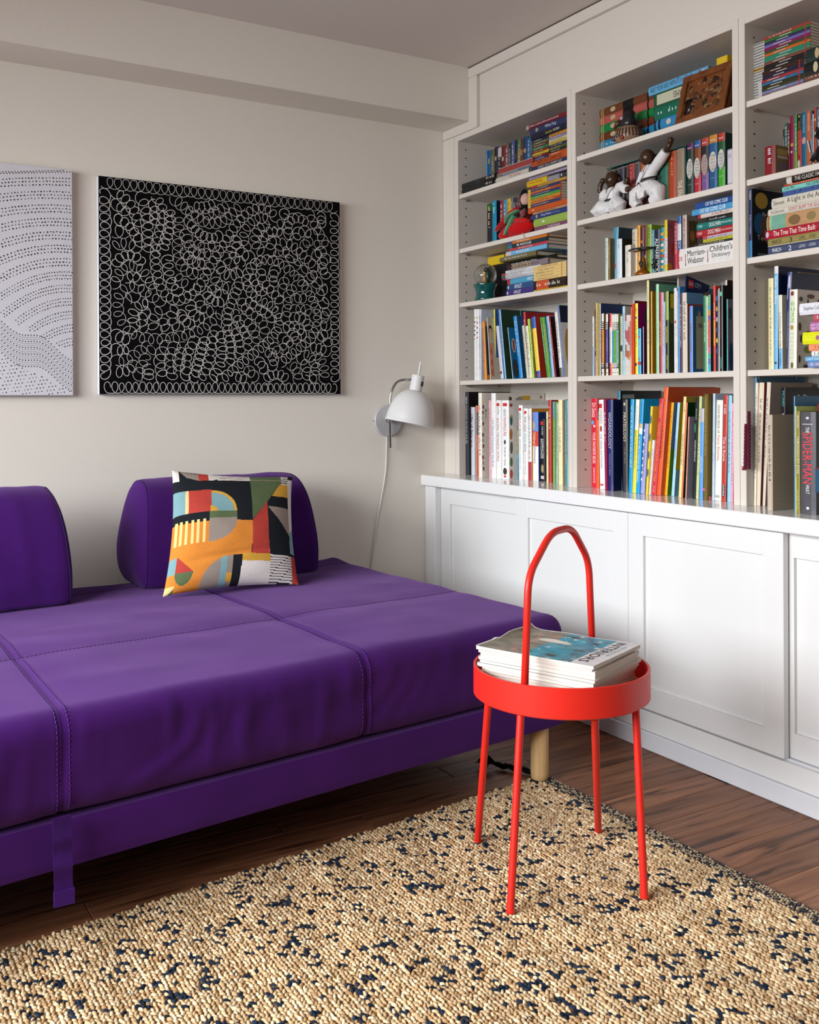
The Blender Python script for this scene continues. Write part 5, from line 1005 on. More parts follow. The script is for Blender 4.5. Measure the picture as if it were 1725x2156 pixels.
row('middle', .7165, o_, s_, [(86, 198, 266, '#d02238', dict(vis=0.2, yb=1926, cv='#c02824', hard=True, d=.16, cov=[('q', .6, .07, .4, .03, '#801418'), ('e', .5, .20, .42, .09, '#d0c8c0'), ('e', .4, .42, .35, .035, '#dcd6d0'), ('e', .4, .62, .35, .045, '#dcd6d0'), ('q', .4, .90, .4, .09, '#dcd4cc')], text=[('Dr.Seuss', .05, .21, '#f4ecec', .6), ('YOUR FAVORITE SEUSS', .38, .73, '#f4ecec', .5), ('RANDOM HOUSE', .78, .95, '#f0d8d8', .3)], spn=[('e', .3, .27, .24, .025, '#6c9ccc'), ('e', .55, .31, .14, .014, '#f0e8e8')])), (302, 350, 672, '#f25e20', dict(yb=1950)), (378, 474, 286, '#ecebea', dict(yb=1980, tl=356, text=[('NINJAGO', .11, .27, '#8c7c44', .6), ('THE VISUAL DICTIONARY', .38, .77, '#5c5c64', .32)], spn=[('q', .45, .07, .3, .025, '#cc2c30'), ('e', .5, .325, .2, .035, '#a83038'), ('q', .5, .95, .3, .012, '#c86068')])), (482, 524, 288, '#8e2050', dict(yb=2004, tl=456, text=[('~', .14, .46, '#f0ece8', .5)])), (528, 630, 282, '#1e2766', dict(yb=2008, tl=497, cv='#121a40', hard=True, text=[('WIZARDOLOGY', .14, .54, '#c8ccd8', .5), ('THE SECRETS OF MERLIN', .59, .83, '#8c90b8', .24)])), (745, 800, 116, '#17708a', dict(yb=2000, tl=712, hard=True, cv='#0e201c', cov=[('q', .2, .06, .14, .02, '#8c9490')])), (812, 908, 282, '#35353a', dict(yb=2028, tl=808, hard=True, text=[('PIRATEOLOGY', .14, .46, '#dcd0a8', .5), ('~', .52, .7, '#94886c', .22)], spn=[('e', .5, .05, .2, .018, '#c0b48c')])),
    (922, 990, 276, '#0a9cd0', dict(yb=2040, tl=962)), (992, 1058, 282, '#ecd83c', dict(yb=2050, tl=1064, bands=[(0, .32, '#e8e8ec')], text=[("Richard Scarry's", .07, .3, '#98a4b8', .42), ('WHAT DO PEOPLE DO ALL DAY?', .33, .74, '#4c7c3c', .5)])), (1060, 1124, 276, '#0e9cd8', dict(yb=2058, tl=1152, bands=[(.26, .31, '#d0b080'), (.31, .37, '#e8f0f4')], text=[('LE PIÙ BELLE PAROLE DEL MONDO', .40, .88, '#f0f8fc', .5), ('Richard Scarry', .05, .23, '#1c4c88', .4)])), (1138, 1214, 742, '#9ea0d0', dict(yb=2064, tl=1222, text=[('Alice in Wonderland', .25, .75, '#74345c', .4)], spn=[('e', .2, .1 + .1 * i, .15, .02, '#e8e4ec') for i in range(8)])), (1252, 1288, 412, '#ecce3c', dict(yb=2084, tl=1352, spn=[('e', .5, .15 + .2 * i, .35, .05, '#2c5c70') for i in range(4)])), (1300, 1342, 1052, '#e0dce0', dict(yb=2084, tl=1370)), (1346, 1424, 266, '#cc3040', dict(yb=2088, tl=1482, text=[('TOVE JANSSON', .05, .2, '#f0b048', .5), ('MOOMIN: THE COMPLETE COMIC STRIP', .25, .86, '#f0a040', .42), ('D+Q', .91, .97, '#f0c080', .4)]))], shade_gain=G, dep=.19, cnt=C)
o_, s_ = (1380, 810), .12056
row('middle', .7165, o_, s_, [(4, 80, 50, '#e05e2c', dict(yb=1934, tl=146, hard=True, cv='#c04c1e', text=[('In the Town All Year Round', .36, .65, '#241c18', .4)], d=.22)), (146, 190, 316, '#f2ac20', dict(vis=0.6, yb=1934, tl=266, cv='#4c8a2c', cov=[('q', .5, .25, .5, .25, '#54789c')])), (272, 320, 316, '#a8d4ec', dict(vis=0.6, yb=1944, tl=386, text=[('COLOURFUL DAY', .39, .60, '#7c5c9c', .45)], cov=[('q', .5, .36, .5, .36, '#c0a41c'), ('e', .5, .85, .3, .06, '#28507c')], cv='#6c9cb8')), (402, 448, 212, '#e8d898', dict(yb=1974, tl=496, text=[('GORILLAS IN OUR MIDST', .37, .68, '#242420', .5), ('~', .08, .17, '#242420', .4)], cv='#a08c30')), (452, 476, 312, '#e06444', dict(yb=1978, tl=532, cv='#14381f', text=[('~', .5, .72, '#f0d0c0', .4)])), (522, 538, 562, '#ec9c8c', dict(yb=1984, tl=580, cv='#94929c')), (640, 690, 232, '#161e22', dict(yb=1994, tl=702, text=[('HOGWARTS YEARBOOK 2019', .42, .63, '#e8e8e8', .4), ('Harry Potter', .1, .23, '#e8e8e8', .35)], spn=[('e', .3, .3, .2, .05, '#2c8c64')])), (700, 744, 206, '#c8d094', dict(yb=1998, tl=766)), (757, 820, 418, '#5e9ce0', dict(yb=2010, tl=786, bands=[(0, .15, '#b4b0bc')], text=[('THE ESCAPE', .52, .7, '#c8e0f8', .4)])), (832, 898, 166, '#6e5e2e', dict(yb=2020, tl=852, cloth=True, hard=True, text=[("CHILDREN'S FAVOURITE ANIMAL FABLES", .03, .58, '#b09c5c', .42)], spn=[('q', .2, .9, .3, .01, '#e84c9c')])), (904, 954, 1950, '#b84850', dict(yb=2020)), (966, 1004, 156, '#b8d0e4', dict(yb=2020, tl=988, text=[('~', .34, .45, '#8ca8c0', .4), ('~', .55, .65, '#6c8ca4', .4)])), (1006, 1114, 272, '#eeeade', dict(yb=2028, tl=1042, hard=True, text=[('DEANS BIG BOOK OF', .05, .33, '#242424', .34), ('Fairy Stories', .35, .6, '#c0342c', .5), ('KAN', .94, .97, '#202020', .6, 'h')])), (1128, 1206, 186, '#b43830', dict(yb=2038, tl=1170, hard=True, cv='#581614', text=[('M. SASEK', .09, .18, '#f0e8e4', .42), ('This is Rome', .39, .62, '#f0e8e4', .5), ('UNIVERSE', .84, .95, '#e8e0dc', .4)], spn=[('q', .5, .9, .3, .055, '#2c2024')])), (1246, 1304, 190, '#90ccdf', dict(yb=2048, tl=1272)), (1310, 1350, 326, '#ec9fc4', dict(yb=2058, tl=1336)), (1366, 1388, 202, '#eca454', dict(yb=2066))], shade_gain=G, dep=.18, cnt=C)
# ------------------------------------------------------------------ right bookcase
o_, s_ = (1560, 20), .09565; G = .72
cl = [(90, '#b08a22'), (108, '#90606e'), (118, '#7e8ab6'), (108, '#40401e'), (112, '#302e16'), (104, '#2e72a2'), (102, '#ae3636'), (215, '#1e1e40'), (218, '#301e30'), (205, '#40200f'), (212, '#181818'), (214, '#1a1612'), (222, '#8a4a3c'), (216, '#408e70'), (232, '#20906e'), (228, '#dc6a20'), (234, '#405030'), (224, '#901656'), (222, '#7e70b6'), (230, '#30305e'), (236, '#357e30'), (500, '#b0403c')]
zt_ = 0
pile('right', 1.800, o_, s_, [(x, 1398 if i < 10 else 1545, .0071, c, dict(bands=[(0, .30 if i < 7 else .245, '#dcd9d4' if i != 11 else '#d8a02c')] if i < 21 else [], spn=[('q', .5, .5 + .05 * (i % 3), .16, .1, '#c8c0b8'), ('q', .5, .15, .14, .09, '#3c3a3a'), ('q', .5, .93, .3, .015, '#c02c30')] if i < 21 else [])) for i, (x, c) in enumerate(cl)], 'tall paperback pile', sb=.035, shade_gain=G, dep=.13)
pile('right', 1.800, o_, s_, [(1408, 2150, .012, '#7a4a38', dict(d=.08)), (1410, 2150, .033, '#141214', dict(hard=True, text=[('~', .02, .08, '#c8c0a8', .8, 'h')], spn=[('e', .5, .35, .4, .07, '#d8cca4')])), (1440, 2150, .033, '#16302a', dict(hard=True, text=[('~', .02, .08, '#c8c0a8', .8, 'h')], spn=[('e', .5, .37, .4, .07, '#d0b480')]))], 'dark right-edge pile', sb=.0, shade_gain=G, dep=.08)
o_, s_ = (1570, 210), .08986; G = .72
row('right', 1.590, o_, s_, [(440, 692, 1120, '#8c1018', dict(sb=.006, d=.07, hard=True, cv='#7a7044', cov=[('q', .5, .22, .38, .1, '#b0a050'), ('q', .5, .40, .36, .05, '#c8bcb0'), ('e', .5, .75, .35, .2, '#786c74')], n='red box-like'))], shade_gain=G, cnt=(C := {'i': 0}))
row('right', 1.590, o_, s_, [(880, 918, 705, '#141a1c'), (922, 980, 562, '#246460'), (982, 1032, 572, '#641414'), (1036, 1144, 388, '#8c1442', dict(spn=[('e', .5, .5, .3, .03, '#c8a83c'), ('e', .4, .62, .2, .02, '#c8c8d0')])), (1147, 1204, 366, '#239450', dict(bands=[(.64, 1, '#74a83c')])), (1210, 1306, 352, '#a81424', dict(bands=[(0, .28, '#140f10')], text=[('Charlie and the Glass Elevator', .12, .7, '#e08a2c', .32)], spn=[('e', .5, .04, .2, .02, '#d8a83c'), ('e', .4, .85, .3, .07, '#d8c4b0')])), (1312, 1432, 312, '#116488', dict(text=[('ROALD DAHL', .05, .36, '#8cb8c8', .4)], spn=[('e', .5, .48, .4, .06, '#c89ca0')])), (1440, 1526, 277, '#cc6220', dict(text=[('ROALD DAHL', .04, .34, '#f0b880', .45)])), (1532, 1570, 262, '#2d5086'), (1572, 1598, 342, '#d4ccc8'), (1602, 1660, 192, '#ac4220', dict(spn=[('e', .5, .2, .3, .02, '#e8d880')])), (1666, 1780, 226, '#6488a0'), (1784, 1880, 220, '#a88c40'), (1884, 1960, 214, '#50302c')], sb=.055, shade_gain=G, dep=.13, cnt=C)
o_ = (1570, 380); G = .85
row('right', 1.381, o_, s_, [(55, 130, 208, '#22305a', dict(sb=.012, d=.135, cv='#0e1626', hard=False, bands=[(.75, 1, '#2c7cb0')], cov=[('e', .22, .5, .16, .16, '#165c8c'), ('e', .5, .55, .24, .22, '#74422c'), ('e', .55, .58, .1, .12, '#c08038'), ('e', .7, .2, .2, .09, '#123c58'), ('e', .28, .16, .19, .12, '#c09a3c')], covtext=[('Bridge', .50, .36, .42, .07, '#c8bcb4'), ('to', .4, .60, .08, .03, '#b8a8a0'), ('Terabithia', .50, .70, .72, .07, '#c8bcb4'), ('KATHERINE', .44, .94, .55, .035, '#a8b8c8')], text=[('PATERSON', .03, .16, '#e0e0e4', .5), ('Bridge to Terabithia', .38, .66, '#b8c0dc', .45)]))], shade_gain=G)
zt_ = pile('right', 1.381, o_, s_, [(528, 2350, .021, '#454d6c', dict(hard=True, text=[('MARCH', .06, .18, '#dcdce4', .5), ('2', .28, .32, '#dcdce4', .6), ('LEWIS', .42, .50, '#b8bccc', .4), ('AYDIN', .55, .63, '#b8bccc', .4)])), (525, 2350, .0205, '#988a4e', dict(hard=True, spn=[('q', .04, .5, .03, .5, '#e0dcd0')], text=[('MARCH', .06, .18, '#241c10', .5), ('3', .29, .33, '#241c10', .6), ('LEWIS', .42, .50, '#4c442c', .4), ('AYDIN', .55, .63, '#4c442c', .4)])), (465, 2300, .0225, '#b01a34', dict(hard=True, spn=[('e', .5, .03, .34, .02, '#c8c8d8')], text=[('The Tree That Time Built', .11, .66, '#f0e4d4', .6)])), (495, 2300, .036, '#78ac96', dict(hard=True, bands=[(.012, .04, '#c0682c'), (.04, .07, '#90c8a0'), (.26, .8, '#c09468')], spn=[('e', .45, .38, .35, .08, '#7c5c34'), ('e', .5, .6, .3, .06, '#8c7848')])), (530, 2200, .0175, '#d8d1c3', dict(hard=True, text=[('Shel Silverstein', .04, .24, '#6c6864', .42), ("DON'T BUMP THE GLUMP!", .31, .8, '#b84c54', .55)])), (615, 2200, .026, '#dad3c3', dict(hard=True, text=[('Silverstein', .03, .2, '#4c4844', .45), ('A Light in the Attic', .24, .8, '#2c2824', .62)])), (885, 2150, .0118, '#4561a2', dict(text=[('~', .02, .26, '#141c34', .5), ('~', .3, .7, '#141c34', .5)])), (865, 2150, .0118, '#80cabe', dict(text=[('~', .04, .26, '#1c302c', .5), ('THE CLIMBING', .45, .75, '#1c302c', .6)])), (905, 2150, .005, '#b8402c'), (965, 2150, .019, '#181311', dict(hard=True, bands=[(0, .11, '#d8d0c8')], text=[('THE CLASSIC FABLES', .17, .8, '#d0c8b8', .55)]))], 'pile at right', sb=.014, shade_gain=G, dep=.15)
o_, s_ = (1600, 545), .11131; G = .95
row('right', 1.081, o_, s_, [(152, 252, 376, '#e8dcac', dict(sb=.075, text=[('~', .1, .85, '#5c5444', .3)])), (258, 332, 146, '#70b4dc', dict(tl=270, cv='#121f44', d=.2, bands=[(0, .07, '#dcd8d8')], text=[('Stella stellina', .1, .37, '#f0f4f8', .55)], spn=[('e', .5, .94, .3, .01, '#18202c')])), (356, 425, 690, '#dedac8', dict(tl=346, bands=[(.72, 1, '#74acd8')], cv='#b8b49c', text=[('IL POSTINO BELLE FIABE', .24, .71, '#6c3c34', .4), ('AHLBERG', .78, .95, '#3c5c7c', .35)])), (458, 540, 262, '#2c3a70', dict(tl=498, cv='#1c2648', sb=.03, text=[('A Lift-the-Flap Guide to Our World and Outer Space', .4, .78, '#c8ccdc', .25)], spn=[('e', .6, .1, .28, .07, '#c0bcd8'), ('q', .3, .2, .08, .08, '#a8a4c8'), ('q', .9, .17, .06, .06, '#a8a4c8')])), (534, 680, 592, '#e0dccc', dict(vis=0.55, tl=558, hard=True, cv='#c8c0b8', d=.2, text=[(c, .155 + .07 * i, .205 + .07 * i, '#7cc05c', .5, 'h') for i, c in enumerate('Buzz')], spn=[('e', .42, .05, .2, .03, '#6c2428'), ('e', .42, .48, .22, .03, '#b08c30'), ('e', .5, .96, .18, .04, '#6c5c38')] + [('q', .42 + .02 * (i % 2), .56 + .05 * i, .2, .012, '#c4d0b4') for i in range(7)], cov=[('e', .5, .08, .14, .03, '#5c3428'), ('e', .15, .12, .07, .03, '#1c3c34'), ('e', .4, .16, .03, .05, '#26221c'), ('e', .78, .17, .05, .06, '#2c2420'), ('e', .62, .28, .15, .025, '#78a83c'), ('e', .12, .47, .05, .055, '#3c2820'), ('e', .45, .55, .12, .03, '#34241c'), ('e', .18, .62, .05, .05, '#2c2824'), ('e', .40, .76, .13, .045, '#6c8c30'), ('e', .12, .88, .035, .05, '#241c1c'), ('e', .5, .88, .16, .035, '#241f1c'), ('e', .35, .97, .1, .02, '#1c1818'), ('e', .8, .4, .08, .04, '#2c2420'), ('e', .85, .9, .06, .05, '#2c2420')])), (684, 700, 256, '#e0c8a0', dict(sb=.09, cv='#b07c20'))], sb=.012, shade_gain=G, dep=.17)
pile('right', 1.081, o_, s_, [(898, 1500, .0145, '#8086c0', dict(bands=[(.1, .17, '#68a8d8')])), (848, 1500, .0118, '#60a2d0', dict(text=[('LAST DAYS', .06, .5, '#e0ecf4', .55)])), (974, 1500, .0128, '#e4e2e0', dict(text=[('I A', .1, .35, '#3c6c44', .6)])), (918, 1500, .017, '#ec9068', dict()), (800, 1500, .030, '#dce014', dict(hard=True, spn=[('e', .5, .42, .2, .05, '#a05c84')])), (944, 1500, .024, '#ae60a4', dict(bands=[(0, 1, '#ae60a4')], text=[('ANDY GRIFFITHS', .03, .5, '#f0dcec', .3, 'd', .18), ('TERRY DENTON', .03, .5, '#f0dcec', .3, 'd', -.2)])), (1008, 1500, .0185, '#c05064', dict()), (742, 1500, .029, '#e2e2ea', dict(hard=True, text=[('Stephen Collins', .12, .6, '#4c4c58', .45)]))], 'bright front pile', sb=-.018, shade_gain=G, dep=.10)
o_, s_ = (1540, 760), .16228; G = 1.0
row('right', .7165, o_, s_, [(205, 232, 190, '#4e80a0', dict(yb=1868, cv='#426e88', d=.20, bands=[(.88, 1, '#4c8478')])), (236, 262, 286, '#e4d8c4', dict(yb=1874)), (266, 326, 286, '#dccfba', dict(yb=1876, cv='#601826', d=.19, cloth=True, covtext=[('FIABE', .6, .1, .4, .06, '#b8a098')])), (340, 372, 962, '#d8c8ac', dict(yb=1868, cloth=True)), (376, 428, 282, '#ddd0bc', dict(yb=1880, cv='#8c7c74', cloth=True)), (436, 456, 470, '#64243c', dict(yb=1868)), (472, 548, 466, '#3e3888', dict(sb=.11, spn=[('e', .5, .12, .4, .05, '#5c84cc')], text=[('~', .2, .32, '#dcd8f0', .5)])), (556, 630, 576, '#e4ac30', dict(sb=.10)), (642, 684, 346, '#1c1a1e', dict(sb=.09, cv='#121214', d=.14, text=[('PICARD', .03, .16, '#58c4c8', .6), ('~', .22, .36, '#f0f0f0', .7)], covtext=[('3-D', .5, .09, .3, .06, '#c8ccd4')])),
    (462, 530, 700, '#bdad9d', dict(yb=1944, cloth=True, hard=True, cv='#a0917f', d=.125)), (814, 829, 456, '#4e84b4', dict(yb=1948, cv='#3c6c90')), (831, 845, 590, '#bccc74', dict(yb=1960)), (847, 890, 652, '#8e8038', dict(yb=1972, text=[('BRIDGES', .04, .17, '#f0ecd8', .4), ('THROUGH MY EYES', .2, .66, '#f0ecd8', .5), ('Scholastic Press', .77, .97, '#e0dcc0', .35)])), (894, 1092, 662, '#4e4c53', dict(yb=1992, hard=True, cv='#141416', d=.15, cov=[('q', .5, .66, .5, .12, '#1c7cc0'), ('q', .5, .55, .5, .008, '#b02840')], text=[('THE', .15, .205, '#f0f0f0', .24), ('SPIDER-MAN', .20, .70, '#e03c48', .62), ('VAULT', .71, .80, '#f0f0f0', .24)], spn=[('e', .5, .06, .1, .012, '#d8d8d8'), ('e', .5, .94, .09, .014, '#e0e0e0'), ('q', .5, .12, .34, .003, '#d0d0d0')]))], shade_gain=G, dep=.17)
row('right', .7165, o_, s_, [(1110, 1180, 560, '#7c2430', dict(sb=.06)), (1190, 1260, 540, '#1c6c44', dict(sb=.06))], shade_gain=G, dep=.15, cnt={'i': 14})
print('books', NB_['n'])
# ================================================================== things on the shelves
def at_shelf(u, v, sb): return at(u, v, 0, XF + sb)
# ---- snow globe
g0 = at_shelf(985 + 305 * .12464, 505 + 990 * .12464, .055); gy, gx, gz = g0[1], XF + .055, 1.3815
glb = thing('snow_globe', 'glass snow globe on a glazed teal base at the left shelf end', 'ornament', (gx, gy, gz))
k_ = .047
build('base', MB().lathe([(.039, 0), (.042, .004), (.042, .010), (.038, .018), (.037, .034), (.041, .048), (.0475, .060), (.047, .064), (.040, .066), (.030, .064), (0, .063)], 40, (gx, gy, gz)), 'teal_glaze', glb, sm=40)
gc = np.array([gx, gy, gz + .0985])
build('glass_globe', MB().ball(gc, .0445, 32, 20), 'clear_glass', glb, sm=True)
fg = MB(); fg.ball(gc + (0, .004, -.012), (.012, .011, .021), 12, 8, lin('#b88850')); fg.ball(gc + (.0, .005, .012), (.008, .008, .009), 10, 6, lin('#d8ac74')); fg.ball(gc + (.004, -.012, -.002), (.012, .010, .026), 12, 8, lin('#1e3c2e')); fg.ball(gc + (0, -.006, .020), (.012, .014, .010), 12, 6, lin('#2c261e')); fg.ball(gc + (0, .0, -.034), (.024, .024, .008), 14, 6, lin('#1c4c38'))
build('scene_inside', fg, 'ceramic', glb, sm=True)
# ---- yellow box on a dark block added in place of dark books
p1_, p2_ = at_shelf(985 + 345 * .12464, 505 + 300 * .12464, .13), at_shelf(985 + 625 * .12464, 505, .13); zb_ = at_shelf(985 + 350 * .12464, 505 + 448 * .12464, .13)[2]
tag(build('dark_block', MB().bbox((XF + .13, p2_[1], 1.3815), (XF + .22, p1_[1], zb_), .002), 'soft_black'), 'plain black block standing in for dark books behind the snow globe', 'box')
tag(build('small_box', MB().bbox((XF + .128, p2_[1] + .004, zb_ + .0003), (XF + .21, p1_[1], p1_[2]), .0015), 'yellow_card'), 'small yellow box on the black block behind the snow globe', 'box')
# ---- felt doll
def sh2(x, y, sb=.03): return at_shelf(1015 + x * .10725, 360 + y * .10725, sb)
dc = sh2(640, 1150); dl = thing('felt_doll', 'felt doll with black hair in a red dress with a green scarf', 'doll', (XF + .035, dc[1], 1.5903))
def dp(x, y, dx=0.): p = sh2(x, y, .03 + dx); return p
b_ = MB(); c0 = dp(640, 1130); c1_ = sh2(690, 1130); b_.ball((XF + .036, c1_[1], 1.5903 + .030), (.032, .088, .0302), 24, 14, lin('#b80c12')); b_.ball((XF + .034, sh2(480, 1200)[1], 1.5903 + .018), (.026, .045, .0182), 18, 10, lin('#b80c12')); build('body', b_, 'felt', dl, sm=True)
b_ = MB(); b_.tube([dp(275, 1180), dp(340, 1120), dp(470, 980), dp(600, 830), dp(720, 730)], [(.008, .005), (.014, .008), (.019, .010), (.019, .010), (.012, .008)], 12, lin('#b00e14')); build('arm', b_, 'felt', dl, sm=True)
b_ = MB(); b_.tube([dp(540, 985, -.012), dp(680, 960, -.014), dp(830, 955, -.012), dp(950, 985, -.004)], [(.005, .004), (.008, .006), (.009, .006), (.006, .005)], 12, lin('#c41418')); build('arm', b_, 'felt', dl, sm=True)
hp_ = dp(855, 560, .03); b_ = MB(); b_.ball(hp_, (.017, .021, .023), 16, 10, lin('#c8a094')); build('head', b_, 'felt', dl, sm=True)
b_ = MB(); b_.ball(hp_ + (.004, .010, .004), (.018, .020, .038), 14, 10, lin('#0c0a0b')); b_.ball(hp_ + (.002, .006, -.026), (.014, .020, .015), 12, 8, lin('#0c0a0b')); build('hair', b_, 'felt', dl, sm=True)
b_ = MB(); b_.tube([dp(820, 890, .0), dp(800, 830, .0), dp(860, 770, .01)], [(.009, .007), (.013, .01), (.010, .008)], 12, lin('#8c4a54')); build('blouse', b_, 'felt', dl, sm=True)
b_ = MB(); b_.tube([dp(720, 770, -.016), dp(620, 830, -.018), dp(530, 900, -.018), dp(480, 1020, -.016)], [(.014, .003), (.018, .003), (.018, .003), (.012, .003)], 10, lin('#5ab080')); b_.tube([dp(640, 880, -.020), dp(590, 1000, -.022), dp(540, 1120, -.020), dp(500, 1245, -.018)], [(.014, .003), (.018, .003), (.018, .003), (.021, .003)], 10, lin('#66bc8c')); build('scarf', b_, 'felt', dl, sm=True)
b_ = MB(); b_.tube([(XF - .004, sh2(945, 1100)[1], 1.592), (XF - .0045, sh2(955, 1100)[1], 1.588), (XF - .003, sh2(970, 1100)[1], 1.578), (XF - .002, sh2(985, 1100)[1], 1.570)], .0013, 6, lin('#b8a050')); build('ribbon', b_, 'felt', dl)
# ---- two karate boys
def karate(name, label, org, P, seed):
    t_ = thing(name, label, 'figurine', org, 'white-robed figurines')
    o = np.array(org)
    for part, segs, m, col in P:
        mb = MB()
        for s_ in segs:
            if s_[0] == 'b': mb.ball(o + np.array(s_[1]), s_[2], 16, 10, lin(s_[3] if len(s_) > 3 else col))
            else: mb.tube([o + np.array(p) for p in s_[1]], s_[2], 14, lin(s_[3] if len(s_) > 3 else col))
        ob = build(part, mb, m, t_, sm=True)
        if part == 'robe':
            r_ = ob.modifiers.new('join', 'REMESH'); r_.mode = 'VOXEL'; r_.voxel_size = .0016; r_.use_smooth_shade = True
            sm_ = ob.modifiers.new('soften', 'SMOOTH'); sm_.iterations = 4; sm_.factor = .6
            wm = bpy.data.materials.get('robe_white') or mat('robe_white', '#d6d4d4', .45, bump=.8, bscale=55, stretch=(1, 1, .35)); ob.data.materials.clear(); ob.data.materials.append(wm)
    return t_
def sh3(x, y, sb): return at_shelf(1255 + x * .17101, 270 + y * .17101, sb)
k0 = sh3(660, 900, .03); ko = (XF + .03, k0[1], 1.5903); S = .183 / 700       # metres per close-up pixel
def kp(x, y, dx=0., c=660, b=925): return (dx, -(x - c) * S * 1.3, (b - y) * S + .002)
SK = '#3a2412'
karate('karate_figurine', 'standing barefoot boy figurine in a white karate suit, fist raised', ko, [
    ('robe', [('t', [kp(650, 745), kp(640, 640), kp(680, 540), kp(690, 470)], [(.026, .022), (.023, .020), (.024, .021), (.017, .014)]), ('t', [kp(720, 520), kp(800, 450, -.004), kp(880, 370, -.006)], [.016, .017, .0145]), ('t', [kp(600, 540, -.004), kp(580, 640, -.010), kp(570, 700, -.014)], [.012, .012, .011]),
              ('t', [kp(610, 730, -.006), kp(545, 800, -.018), kp(530, 870, -.014), kp(560, 925, -.012)], [.024, .024, .021, .016]), ('t', [kp(690, 730, .004), kp(770, 800, 0), kp(780, 860, 0), kp(700, 905, -.004)], [.025, .027, .022, .017]), ('t', [kp(640, 700, -.016), kp(625, 790, -.026), kp(640, 850, -.024)], [(.016, .006), (.016, .006), (.010, .005)])], 'ceramic', '#d8d6d6'),
    ('head', [('b', kp(650, 375, -.004), (.0235, .0235, .0245), SK), ('t', [kp(660, 470), kp(655, 420)], [.011, .012], SK), ('b', kp(655, 400, -.027), (.005, .004, .005), SK), ('b', kp(570, 385, -.010), (.006, .004, .005), SK), ('b', kp(745, 375, .004), (.003, .003, .007), SK)], 'ceramic', SK),
    ('hand', [('t', [kp(880, 370, -.006), kp(915, 320, -.006), kp(935, 275, -.006)], [.008, .0075, .008], SK), ('b', kp(938, 262, -.006), (.009, .008, .010), SK)] + [('b', kp(928 + 7 * i, 250, -.011), (.003, .0028, .0045), SK) for i in range(4)], 'ceramic', SK),
    ('hand', [('t', [kp(575, 690, -.014), kp(540, 715, -.024), kp(500, 715, -.03)], [.008, .0075, .008], SK), ('b', kp(485, 715, -.032), (.009, .009, .009), SK)] + [('b', kp(475, 705 + 8 * i, -.036), (.004, .003, .003), SK) for i in range(4)], 'ceramic', SK),
    ('lapel_creases', [('t', [kp(700, 480, -.012), kp(680, 540, -.0215), kp(640, 600, -.0235), kp(605, 650, -.022)], [(.003, .0022)] * 4, '#cfcccc'), ('t', [kp(655, 475, -.014), kp(640, 540, -.0225), kp(650, 590, -.0245)], [(.003, .0022)] * 3, '#cfcccc')] + [('t', [kp(560 + 40 * i, 780, -.036 + .004 * abs(i - 1)), kp(548 + 45 * i, 840, -.036 + .004 * abs(i - 1)), kp(556 + 40 * i, 890, -.030 + .004 * abs(i - 1))], [.0014, .002, .0014], '#c4c2c2') for i in range(2)], 'ceramic', '#cfcccc'),  # lapels and trouser folds, greyed to paint in crease shade
    ('belt', [('t', [kp(590 + i * 23, 660 - i * 4, -.026 * math.sin(math.pi * (i + .3) / 8.6) - .002) for i in range(9)], [(.005, .003)] * 9, '#1c0f10'), ('t', [kp(600, 660, -.024), kp(585, 700, -.026)], [(.004, .002)] * 2, '#1c0f10')], 'ceramic', '#1c0f10')], 1)
k1 = sh3(220, 1010, .03); ko1 = (XF + .03, k1[1], 1.5903)
def kq(x, y, dx=0.): return kp(x, y, dx, 220, 1050)
